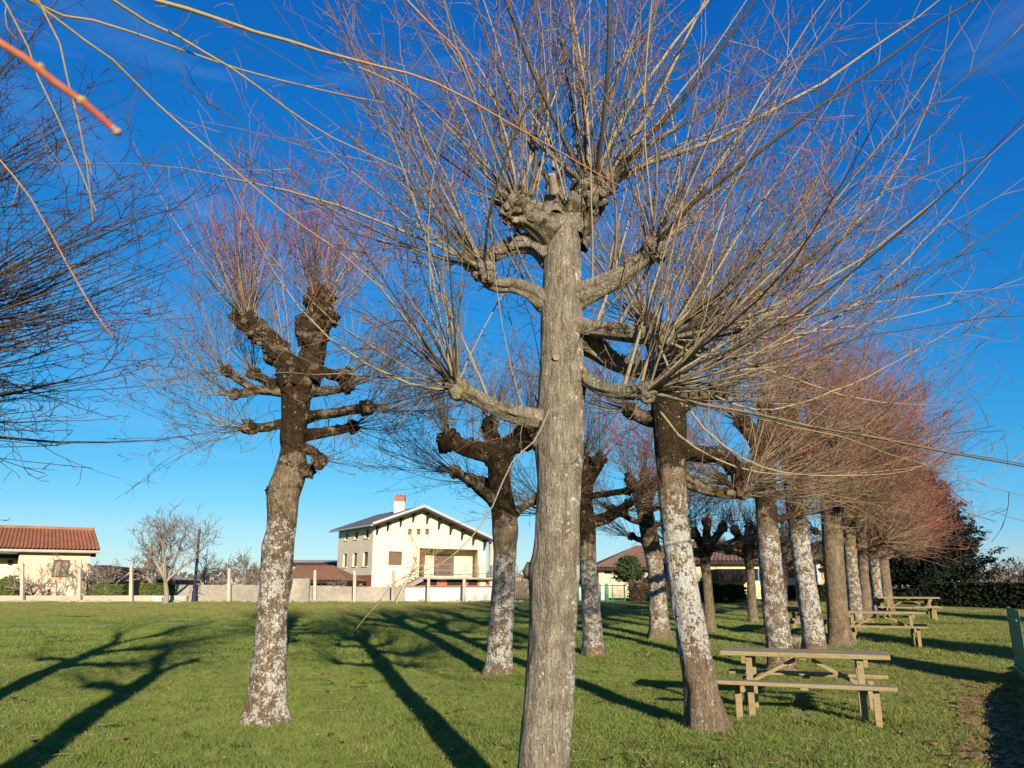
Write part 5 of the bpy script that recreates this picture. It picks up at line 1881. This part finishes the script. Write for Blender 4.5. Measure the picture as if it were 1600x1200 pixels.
posts = [(35, 879, 940, 'first pale concrete fence post, in front of the porch of the peach house'), (124.5, 887, 940, 'pale concrete fence post at the right corner of the peach house'),
         (205, 884, 941, 'pale concrete fence post in front of the old lichen-grey fruit tree'), (358, 887, 942, 'pale concrete fence post just left of the big left tree'),
         (492, 890, 942, 'pale concrete fence post in front of the rust-roofed annex'), (554, 891, 942, 'concrete fence post below the shuttered side wall of the cream house'),
         (614, 891, 941, 'dark weathered fence post beside the pale sapling at the cream house'), (669.5, 893, 941, 'concrete fence post at the foot of the outside stair'),
         (725, 894, 941, 'concrete fence post in front of the middle of the balcony')]
for x, yt, yb, lab in posts:
    t = at(x + 0.6, yt, 42.3)
    b = Vector((at(x, yb, 42.3).x, 42.3, gzf(42.3) - 0.1))
    h = t.z - b.z
    m = MB()
    w0, w1 = 0.17, 0.13
    vs = [(-w0 / 2, -w0 / 2, 0), (w0 / 2, -w0 / 2, 0), (w0 / 2, w0 / 2, 0), (-w0 / 2, w0 / 2, 0)]
    dx = t.x - b.x
    vs += [(dx - w1 / 2, -w1 / 2, h - 0.05), (dx + w1 / 2, -w1 / 2, h - 0.05), (dx + w1 / 2, w1 / 2, h - 0.05), (dx - w1 / 2, w1 / 2, h - 0.05), (dx, 0, h)]
    m.add(vs, [(3, 2, 1, 0), (0, 1, 5, 4), (1, 2, 6, 5), (2, 3, 7, 6), (3, 0, 4, 7), (4, 5, 8), (5, 6, 8), (6, 7, 8), (7, 4, 8)])
    o = m.build('fence_post', CONCRETE if 'dark' in lab else CONC_LIGHT)
    o.location = b
    tag(o, lab, 'fence post', 'concrete posts along the boundary wall')

# navy lamp post
r = empty('lamp_post', (at(302, 943, 42.0).x, 42.0, gzf(42)), 0, 'dark navy lamp post rising beside the bare tree at the wall', 'lamp post')
tp = at(311, 838, 42.0) - r.location
m = MB().tube([(0, 0, 0), tp * 0.5, tp], [0.09, 0.075, 0.06], 12)
m.build('pole', NAVY, r, smooth=False)
MB().tube([(0, 0, -0.05), (0.004, 0, 0.55)], 0.12, 12).build('base_sleeve', NAVY, r)
MB().tube([tp, tp + Vector((0, 0, 0.12)), tp + Vector((0.0, 0, 0.30)), tp + Vector((0, 0, 0.36))], [0.05, 0.075, 0.08, 0.03], 12).build('lamp_head', NAVY, r)

# white box on the low wall, rubble stones along the wall foot
r = empty('meter_box', at(246, 936, 42.3), 0, 'small white box standing at the low wall beside the bare tree', 'box')
MB().box((0, 0, 0), (0.46, 0.18, 0.26)).build('housing', WHITE, r, 0.01)
MB().box((0.13, -0.095, 0.02), (0.09, 0.012, 0.09)).build('dial', CONCRETE, r)


def rubble():
    rng = np.random.default_rng(77)
    w = MB()
    for i in range(190):
        x = -29 + 29.5 * rng.random()
        y = 42.2 - 0.35 * rng.random()
        s = 0.05 + 0.1 * rng.random() ** 2
        bm = bmesh.new()
        bmesh.ops.create_icosphere(bm, subdivisions=1, radius=s)
        q = Vector(rng.normal(size=3)) * 5
        vs = [v.co * (1 + 0.5 * noise.noise(v.co.normalized() * 1.5 + q)) for v in bm.verts]
        vs = [Vector((x + v.x * 1.3, y + v.y, gzf(y) + v.z * 0.75 + s * 0.25)) for v in vs]
        w.add(vs, [tuple(v.index for v in f.verts) for f in bm.faces])
        bm.free()
    tag(w.build('rubble_stones', STONE), 'loose pale rubble stones along the foot of the far wall', 'stones', kind='stuff')


rubble()


# brown picket fence beyond the white wall
def picket_fence():
    a, b = at(778, 938, 47), at(842, 938, 47)
    root = empty('picket_fence', (a.x, a.y, gzf(47)), 0, 'low brown paling fence between the white wall and the nearest trunk', 'fence')
    n = 22
    pm = MB().box((0, 0, 0.6), (0.07, 0.025, 1.2)).mesh('picket')
    L = b.x - a.x
    for i in range(n):
        o = link('picket', pm, PICKET, root)
        o.location = (L * i / (n - 1), 0, 0.03 * math.sin(i * 2.1))
    for z in (0.3, 0.9):
        MB().box((L / 2, 0.03, z), (L, 0.03, 0.07)).build('rail', PICKET, root)


picket_fence()


def green_gate():
    Y = 42.0
    a, b = at(899, 941, Y), at(976, 942, Y)
    base = Vector((a.x, Y, gzf(Y)))
    root = empty('green_gate', base, 0, 'green metal gate and mesh panel right of the nearest trunk', 'gate')
    X = lambda px: at(px, 928, Y).x - base.x
    zt = at(930, 914, Y).z - base.z
    for px, w in ((904, 0.07), (912, 0.06), (938, 0.07), (948.5, 0.16), (957, 0.05), (976, 0.07)):
        MB().box((X(px), 0, (zt + 0.08) / 2), (w, w, zt + 0.08)).build('post', GREENMETAL, root)
    for z in (0.08, zt - 0.03):
        MB().box(((X(904) + X(976)) / 2, 0, z), (X(976) - X(904), 0.045, 0.05)).build('rail', GREENMETAL, root)
    m = MB()
    x = X(949)
    while x < X(976):
        m.box((x, 0, zt / 2), (0.012, 0.012, zt))
        x += 0.07
    z = 0.1
    while z < zt:
        m.box(((X(949) + X(976)) / 2, 0.01, z), (X(976) - X(949), 0.01, 0.012))
        z += 0.12
    m.build('mesh_infill', GREENMETAL, root)
    for i, (p0, p1) in enumerate(((896, 911.5), (913, 925), (926, 937), (939.5, 947))):
        q = MB()
        n = 7
        for j in range(n):
            x0 = X(p0) + (X(p1) - X(p0)) * j / n
            q.box((x0 + (X(p1) - X(p0)) / n / 2, 0.06, zt * 0.46), ((X(p1) - X(p0)) / n * 0.9, 0.02, zt * 0.85))
        q.build('white_panel', WHITE, root)


green_gate()


# green panel fence on the right edge, with its rigid pales
def right_fence():
    c = ground(1592, 1058)
    d = Vector((-0.46, -0.888, 0))
    root = empty('green_panel_fence', c, 0, 'dark green pleated panel fence at the right edge of the photo', 'fence')
    top = at(1573, 950, c.y).z - c.z
    MB().tube([(0, 0, -0.2), (0, 0, top + 0.02)], 0.03, 10).build('post', GREENMETAL, root)
    # pleated green sheets, each a slightly curved pale
    n = 18
    wv = 0.095
    for i in range(n):
        m = MB()
        p0 = d * (0.03 + i * wv)
        vs, fs = [], []
        k = 6
        side = Vector((d.y, -d.x, 0))
        for j in range(k + 1):
            t = j / k
            p = p0 + d * (wv * 0.96 * t) + side * (0.018 * math.sin(math.pi * t))
            vs += [p + Vector((0, 0, 0.05)), p + Vector((0, 0, top + 0.012 * math.sin(i * 1.7)))]
        for j in range(k):
            fs.append((2 * j, 2 * j + 2, 2 * j + 3, 2 * j + 1))
        nb = len(vs)
        vs += [v - side * 0.006 for v in vs]
        fs += [tuple(x + nb for x in reversed(f)) for f in fs]
        fs += [(0, 1, nb + 1, nb), (2 * k, nb + 2 * k, nb + 2 * k + 1, 2 * k + 1)]
        fs += [(2 * j + 1, 2 * j + 3, nb + 2 * j + 3, nb + 2 * j + 1) for j in range(k)]
        m.add(vs, fs)
        m.build('pale', GREENMETAL, root)
    for z in (0.2, top - 0.15):
        MB().bar(d * 0.0 + Vector((-0.03, 0.02, z)), d * (n * wv) + Vector((-0.03, 0.02, z)), 0.03, 0.04).build('rail', GREENMETAL, root)


right_fence()


def edging():
    dx, dy = (STRIP_B - STRIP_A).normalized().x, (STRIP_B - STRIP_A).normalized().y
    p0 = Vector((STRIP_A.x + dy * 0.62 - dx * 2.5, STRIP_A.y - dx * 0.62 - dy * 2.5, 0))
    L = (Vector((STRIP_B.x, STRIP_B.y, 0)) - Vector((STRIP_A.x, STRIP_A.y, 0))).length + 2.2
    root = empty('garden_edging', p0, math.atan2(dy, dx), 'low mossy concrete edging beside the bare leafy strip at the right', 'edging')
    n = int(L / 0.5)
    rng = random.Random(4)
    for i in range(n):
        h = 0.25 + 0.03 * rng.random()
        MB().box((0.25 + i * 0.5, 0.01 * rng.random(), h / 2 - 0.05), (0.488, 0.06, h), Matrix.Rotation(0.02 * (rng.random() - 0.5), 3, 'Y')).build('edging_slab', CONCRETE, root, 0.008)


edging()


# ------------------------------------------------------------------ evergreens, hedges, garden trees
def leaf_cloud(name, pts, nrm, size, rng, mat, parent, aspect=0.5):
    """small leaf faces at pts, roughly facing nrm"""
    n = len(pts)
    t = unit(np.cross(nrm, rng.normal(size=(n, 3))))
    b = np.cross(unit(nrm), t)
    s = size * (0.6 + 0.8 * rng.random(n))[:, None]
    v = np.stack([pts - t * s, pts - b * s * aspect, pts + t * s, pts + b * s * aspect], 1).reshape(-1, 3)
    f = np.arange(n * 4).reshape(-1, 4)
    return link(name, mesh_np(name, v, f), mat, parent)


def conifer(base, h, rbase, seed, label, mat=CONIFER, nb=260, per=70, shape=0.75, leaf=0.13, skirt=0.3, group=None):
    rng = np.random.default_rng(seed)
    root = empty('conifer', base, 0, label, 'tree', group)
    MB().tube([(0, 0, -0.1), (0.03, 0, h * 0.5), (0, 0, h * 0.97)], [h * 0.028, h * 0.018, 0.02], 10).build('trunk', BARK_OLD, root)
    P, Nn = [], []
    bl = Twigs()
    for i in range(nb):
        f = rng.random() ** 0.85
        z = skirt + (h - skirt) * f
        R = rbase * (1 - f) ** shape * (0.75 + 0.4 * rng.random()) + 0.12
        az = rng.random() * 2 * math.pi
        d = np.array([math.cos(az), math.sin(az), 0.0])
        t = rng.random(per) ** 0.6
        c = np.array([0, 0, z])[None] + d[None] * (R * t)[:, None]
        c[:, 2] += R * (0.32 * t ** 2 - 0.16 * t)
        sp = 0.10 + 0.16 * R * (1 - t)
        c += rng.normal(size=(per, 3)) * sp[:, None] * np.array([1, 1, 0.55])
        P.append(c)
        Nn.append(d[None] * 0.5 + np.array([0, 0, 0.8]) + rng.normal(size=(per, 3)) * 0.5)
        br = np.array([[0, 0, z], d * R * 0.5 + np.array([0, 0, z]), d * R * 0.95 + np.array([0, 0, z + R * 0.14])])[None]
        bl.add(br, np.array([[0.03, 0.018, 0.006]]), np.zeros((1, 3)), np.array([0.9]), 4)
    bl.build('branches', SHOOT_DARK, root)
    leaf_cloud('crown', np.concatenate(P), np.concatenate(Nn), leaf, rng, mat, root)
    return root


cb = at(1432, 940, 44.0)
conifer((cb.x, 44.0, gzf(44)), at(1405, 728, 44).z - gzf(44) + 0.3, 4.4, 101, 'tall dark evergreen conifer behind the last picnic table', nb=620, per=170, shape=0.62, leaf=0.10, skirt=0.75)
cb = at(985, 940, 45.5)
conifer((cb.x, 45.5, gzf(45.5)), at(985, 872, 45.5).z - gzf(45.5), 0.85, 103, 'small bushy green pine in front of the beige house wall', PINE, nb=120, per=60, shape=0.5, leaf=0.09, skirt=1.0)
conifer((14.6, 5.2, 0), 5.0, 1.7, 105, 'dark conifer outside the right edge, shading the lawn by the second table', nb=200, per=60, leaf=0.12, skirt=1.2)
conifer((22.5, 12.5, 0), 6.5, 2.6, 107, 'taller dark conifer outside the right edge, shading the far hedge', nb=260, per=60, leaf=0.14, skirt=0.8)


def hedge(label, x0, x1, ytop, Y, thick, mat, seed, n=None, leaf=0.07, ragged=0.12, name='hedge', Y1=None):
    rng = np.random.default_rng(seed)
    Y1 = Y1 or Y
    a, b = at(x0, 930, Y), at(x1, 930, Y1)
    L = math.hypot(b.x - a.x, b.y - a.y)
    H = at((x0 + x1) / 2, ytop, (Y + Y1) / 2).z - gzf((Y + Y1) / 2)
    root = empty(name, (a.x, a.y, gzf(Y)), math.atan2(b.y - a.y, b.x - a.x), label, 'hedge')
    n = n or int(L * H * 420 + L * thick * 300)

    def hh(x):
        return H * (1 + ragged * np.array([noise.noise(Vector((float(q) * 0.9, seed, 0.0))) + 0.5 * noise.noise(Vector((float(q) * 3, seed, 4.0))) for q in x]))
    x = rng.random(n) * L
    face = rng.random(n)
    Hx = hh(x)
    y = np.where(face < 0.6, rng.random(n) * 0.15, np.where(face < 0.85, rng.random(n) * thick, thick - 0.15 * rng.random(n)))
    z = np.where((face >= 0.6) & (face < 0.85), Hx - 0.12 * rng.random(n), Hx * rng.random(n))
    y += 0.05 * rng.normal(size=n)
    nr = np.stack([rng.normal(size=n) * 0.5, np.where(face < 0.6, -0.8, np.where(face < 0.85, 0, 0.8)) + rng.normal(size=n) * 0.4, np.where((face >= 0.6) & (face < 0.85), 0.9, 0.3) + rng.normal(size=n) * 0.4], 1)
    leaf_cloud('foliage', np.stack([x, y, z], 1), nr, leaf, rng, mat, root, 0.6)
    m = MB()
    k = max(4, int(L / 0.8))
    xs = np.linspace(0.08, L - 0.08, k)
    hs = hh(xs) * 0.9
    m.prism([(0.08, 0.12, 0)] + [(float(q), 0.12, float(g)) for q, g in zip(xs, hs)] + [(L - 0.08, 0.12, 0)], (0, thick - 0.24, 0))
    m.build('inner_twigs', mat, root)
    return root


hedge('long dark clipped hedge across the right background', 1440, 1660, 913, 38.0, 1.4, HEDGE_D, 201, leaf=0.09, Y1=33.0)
hedge('dark hedge with rounded top taking in bush shadows on the carport wall', 1100, 1168, 915, 40.5, 1.2, HEDGE_D, 203, ragged=0.35)  # hedge shape also stands for bush shadows cast on the wall
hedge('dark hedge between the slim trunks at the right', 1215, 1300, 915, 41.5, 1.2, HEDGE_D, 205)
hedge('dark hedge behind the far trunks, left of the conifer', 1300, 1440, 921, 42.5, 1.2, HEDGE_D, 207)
hedge('brown leafless hedge at the right of the green gate', 984, 1072, 906, 43.0, 1.0, leaf_mat('bare_hedge_twigs', (0.17, 0.115, 0.06), (0.21, 0.15, 0.08), (0.10, 0.07, 0.04), 1.5, 0.05), 209, ragged=0.3, leaf=0.06)
hedge('clipped green hedge beside the peach house corner', 138, 190, 913, 44.0, 1.0, HEDGE_G, 211, ragged=0.15)
hedge('clipped green hedge block left of the bare tree at the wall', 216, 264, 911.5, 44.2, 1.0, HEDGE_G, 213, ragged=0.06)
hedge('shrubs in front of the porch of the peach house', -40, 26, 909, 45.0, 0.8, HEDGE_G, 215, ragged=0.5)


def bare_tree(name, label, base, h, spread, seed, levels=4, r0=0.12, mat=FRUITWOOD, lean=(0, 0), nb=4, trunk_h=0.25, thin=0.012, group='bare garden trees', up=0.35, cat='tree', split=3):
    rng = np.random.default_rng(seed)
    root = empty(name, base, 0, label, cat, group)
    tw, tk = Twigs(), Twigs()
    # trunk
    P = grow(rng, np.zeros((1, 3)) - np.array([[0, 0, 0.1]]), np.array([[lean[0], lean[1], 1.0]]), np.array([h * trunk_h + 0.1]), 6, np.array([0.1]), 0.3)
    tk.add(P, np.linspace(r0, r0 * 0.75, 6)[None], np.zeros((1, 6)), np.array([0.1]), 10)
    tk.build('trunk', mat, root)
    cur = [(P, r0 * 0.72, h * (1 - trunk_h) * 0.55)]
    O = np.repeat(P[:, -1], split, 0)
    az = np.arange(split) * 2 * np.pi / split + rng.random() * 6
    D = np.stack([np.cos(az) * spread, np.sin(az) * spread, np.full(split, 1.0)], 1) + rng.normal(size=(split, 3)) * 0.2
    L = np.full(split, h * (1 - trunk_h) * 0.5) * (0.7 + 0.5 * rng.random(split))
    R = np.full(split, r0 * 0.6)
    for lv in range(levels):
        n = len(O)
        N = 6
        P = grow(rng, O, D, L, N, np.full(n, up), 0.7, 0.05)
        t = np.linspace(0, 1, N)[None]
        Rr = np.maximum(R[:, None] * (1 - 0.6 * t), thin * 0.5)
        tw.add(P, Rr, np.clip((lv + t) / levels, 0, 1) * np.ones((n, 1)), rng.random(n) * 0.6, 5 if lv < 2 else 3)
        idx = np.repeat(np.arange(n), nb)
        s = 0.25 + 0.75 * rng.random(len(idx))
        o, tg = sample(P[idx], s)
        perp = unit(np.cross(tg, rng.normal(size=tg.shape)))
        an = 0.45 + 0.5 * rng.random(len(idx))
        O, D = o, tg * np.cos(an)[:, None] + perp * np.sin(an)[:, None] * spread ** 0.3
        L = L[idx] * (0.42 + 0.35 * rng.random(len(idx)))
        R = np.maximum(R[idx] * (1 - 0.6 * s) * 0.6, thin * 0.6)
    tw.build('branches', mat, root)
    return root


def bt(name, label, px, py_base, py_top, Y, spread, seed, **kw):
    b = at(px, py_base, Y)
    b = Vector((b.x, Y, gzf(Y)))
    h = at(px, py_top, Y).z - b.z
    return bare_tree(name, label, b, h * 1.02, spread, seed, **kw)


bt('bare_tree', 'pale bare tree standing in front of the low wall beside the lamp post', 258, 950, 768, 40.2, 0.62, 301, levels=5, r0=0.14, nb=4, trunk_h=0.2, thin=0.016, split=6, lean=(0.05, 0), up=0.6)
bt('bare_tree', 'gnarled lichen-grey fruit tree behind the low wall, right of the peach house', 176, 930, 845, 45.5, 1.3, 303, levels=4, r0=0.18, nb=5, trunk_h=0.2, thin=0.024, up=0.1, split=4)
bt('bare_tree', 'second grey fruit tree behind the clipped hedge block', 232, 930, 842, 46.5, 1.0, 305, levels=4, r0=0.14, nb=5, trunk_h=0.25, thin=0.024, up=0.2, split=4)
bt('bare_tree', 'rounded twiggy bare shrub behind the grey wall, left of the big left tree', 378, 930, 848, 45.5, 1.0, 307, levels=4, r0=0.12, nb=5, trunk_h=0.12, thin=0.024, up=0.2, split=6)
bt('bare_tree', 'small bare bush right of the lamp post, behind the grey wall', 322, 930, 858, 46.5, 0.9, 309, levels=4, r0=0.09, nb=5, trunk_h=0.2, thin=0.02, split=4)
bt('sapling', 'pale forked sapling with dead seed heads in front of the cream gable', 618, 945, 822, 41.4, 0.8, 311, levels=4, r0=0.085, nb=4, trunk_h=0.36, thin=0.018, lean=(0.35, 0), split=2, mat=shoot_material('pale_straw_wood', [(0.0, (0.42, 0.34, 0.22)), (0.6, (0.52, 0.42, 0.25)), (1.0, (0.52, 0.38, 0.20))]), up=0.3)
bt('bare_shrub', 'arching bare shrub on the rust-brown roof side of the grey wall', 520, 930, 888, 44.0, 1.5, 313, levels=3, r0=0.05, nb=6, trunk_h=0.1, thin=0.018, up=-0.1, split=7)
bt('bare_tree', 'twiggy brown bush in front of the peach house wall', 52, 932, 858, 44.6, 0.7, 315, levels=4, r0=0.08, nb=4, trunk_h=0.1, thin=0.016, split=7)
bt('bare_tree', 'thin bare tree in front of the right corner of the peach house', 118, 932, 852, 44.6, 1.0, 317, levels=4, r0=0.07, nb=4, trunk_h=0.2, thin=0.018, split=4)
for i, (px, top, Y, lab) in enumerate(((1552, 868, 70, 'pale bare tree beyond the hedge, just right of the conifer'), (1584, 866, 72, 'dark bare tree beyond the hedge at the right edge'), (1612, 872, 68, 'bare tree beyond the hedge, cut by the right edge'), (1534, 880, 80, 'low pale bare tree far off beside the conifer'))):
    bt('bare_tree', lab, px, 920, top, Y, 0.9, 331 + i, levels=4, r0=0.16, nb=5, trunk_h=0.2, thin=0.035, split=5, mat=FRUITWOOD if i != 1 else SHOOT_DARK, group='far bare trees beyond the hedge')
for i, (px, top, Y, lab) in enumerate(((800, 893, 80, 'far grey bush on the skyline above the paling fence'), (826, 890, 84, 'far grey bush close to the nearest trunk on the skyline'))):
    bt('bare_shrub', lab, px, 920, top, Y, 1.2, 351 + i, levels=4, r0=0.12, nb=5, trunk_h=0.1, thin=0.035, split=6, group='far bushes on the skyline')

box_house('dark_lean_to', 'dark open lean-to behind the gnarled fruit tree', 50, (143, 177, 887), (141, 179, 887), (145, 175, 884), DARKMETAL, DARKMETAL, 4.0, cat='shed', overhang=0.1)
box_house('tiny_roofed_shed', 'low grey-roofed shed behind the clipped hedge block', 51, (226, 268, 906), (222, 272, 906), (250, 262, 897), STUCCO_PINK, CONC_LIGHT, 4.0, cat='shed', overhang=0.2)


# far wooded skyline
def skyline():
    rng = np.random.default_rng(9)
    n = 5000
    az = (rng.random(n) - 0.5) * 2.2
    d = 190 + 60 * rng.random(n)
    h = np.array([2.2 + 1.8 * noise.noise(Vector((a * 14, 2.0, 0))) for a in az])
    z = gz(100) + rng.random(n) * (h + 2.2)
    p = np.stack([np.sin(az) * d, np.cos(az) * d, z], 1)
    o = leaf_cloud('far_wood', p, rng.normal(size=(n, 3)) + np.array([0, -1.5, 0]), 0.9, rng, leaf_mat('far_wood_twigs', (0.13, 0.10, 0.07), (0.17, 0.14, 0.10), (0.10, 0.09, 0.06), 0.1, 0.05), None)
    tag(o, 'far leafless wood along the skyline', 'wood', kind='stuff')


skyline()


# ------------------------------------------------------------------ litter on the lawn
def litter():
    rng = np.random.default_rng(31)

    def spots(n, y0, y1):
        y = np.sqrt(rng.random(n) * (y1 * y1 - y0 * y0) + y0 * y0)
        x = (rng.random(n) * 2 - 1) * (0.7 * y)
        return x, y
    # curled brown leaves
    x, y = spots(420, 5.5, 22)
    # more of them in the bare strip
    s = rng.random(900) * 8
    dx, dy = (STRIP_B - STRIP_A).normalized().x, (STRIP_B - STRIP_A).normalized().y
    off = rng.normal(size=900) * 0.28 - 0.05
    x = np.concatenate([x, STRIP_A.x + dx * s + dy * off])
    y = np.concatenate([y, STRIP_A.y + dy * s - dx * off])
    n = len(x)
    a = rng.random(n) * 6.28
    L = 0.028 + 0.04 * rng.random(n)
    z = relief(x, y) + 0.045 + 0.02 * rng.random(n)
    z[420:] -= 0.035
    c, s_ = np.cos(a) * L, np.sin(a) * L
    lift = 0.012 + 0.02 * rng.random(n)
    v = np.stack([np.stack([x - c, y - s_, z + lift], 1), np.stack([x + s_ * 0.6, y - c * 0.6, z], 1), np.stack([x + c, y + s_, z + lift], 1), np.stack([x - s_ * 0.6, y + c * 0.6, z + lift * 0.4], 1)], 1).reshape(-1, 3)
    o = link('fallen_leaves', mesh_np('fallen_leaves', v, np.arange(n * 4).reshape(-1, 4)), DRYLEAF)
    tag(o, 'curled brown leaves scattered over the lawn and the bare strip', 'leaves', kind='stuff')
    # daisies
    x, y = spots(150, 5.5, 20)
    w = MB()
    for px, py in zip(x, y):
        h = float(relief(px, py)) + 0.055
        k = 6
        r = 0.011
        vs = [(px + r * math.cos(2 * math.pi * i / k), py + r * math.sin(2 * math.pi * i / k), h + 0.004 * (i % 2)) for i in range(k)] + [(px, py - 0.003, h + 0.006)]
        w.add(vs, [(i, (i + 1) % k, k) for i in range(k)])
    tag(w.build('daisies', DAISY), 'tiny white daisies dotted over the lawn', 'flowers', kind='stuff')
    # dry straws and fallen twigs
    tw = Twigs()
    x, y = spots(130, 5.5, 17)
    n = len(x)
    a = rng.random(n) * 6.28
    P = grow(rng, np.stack([x, y, relief(x, y) + 0.05], 1), np.stack([np.cos(a), np.sin(a), np.zeros(n)], 1), 0.12 + 0.6 * rng.random(n) ** 2, 6, np.zeros(n), 1.1)
    P[:, :, 2] = relief(P[:, :, 0], P[:, :, 1]) + 0.045 + 0.012 * rng.random((n, 6))
    tw.add(P, np.full((n, 6), 0.0019), np.zeros((n, 6)), rng.random(n), 4)
    o = tw.build('fallen_twigs', STRAW, None)
    tag(o, 'dry fallen twigs and straws lying on the lawn', 'twigs', kind='stuff')
    # a log lying between the trunks
    g = ground(1245, 1008)
    w = Wood()
    w.sweep([(-0.45, 0.1, 0.09), (0, 0, 0.11), (0.55, -0.12, 0.09)], [0.10, 0.11, 0.09], 16, 0.06, 5, 0.05, 0.15, None, None)
    lg = w.build('fallen_log', BARK, None)
    lg.location = g
    tag(lg, 'short grey log lying on the grass between the mossy and the slim trunk', 'log')


litter()
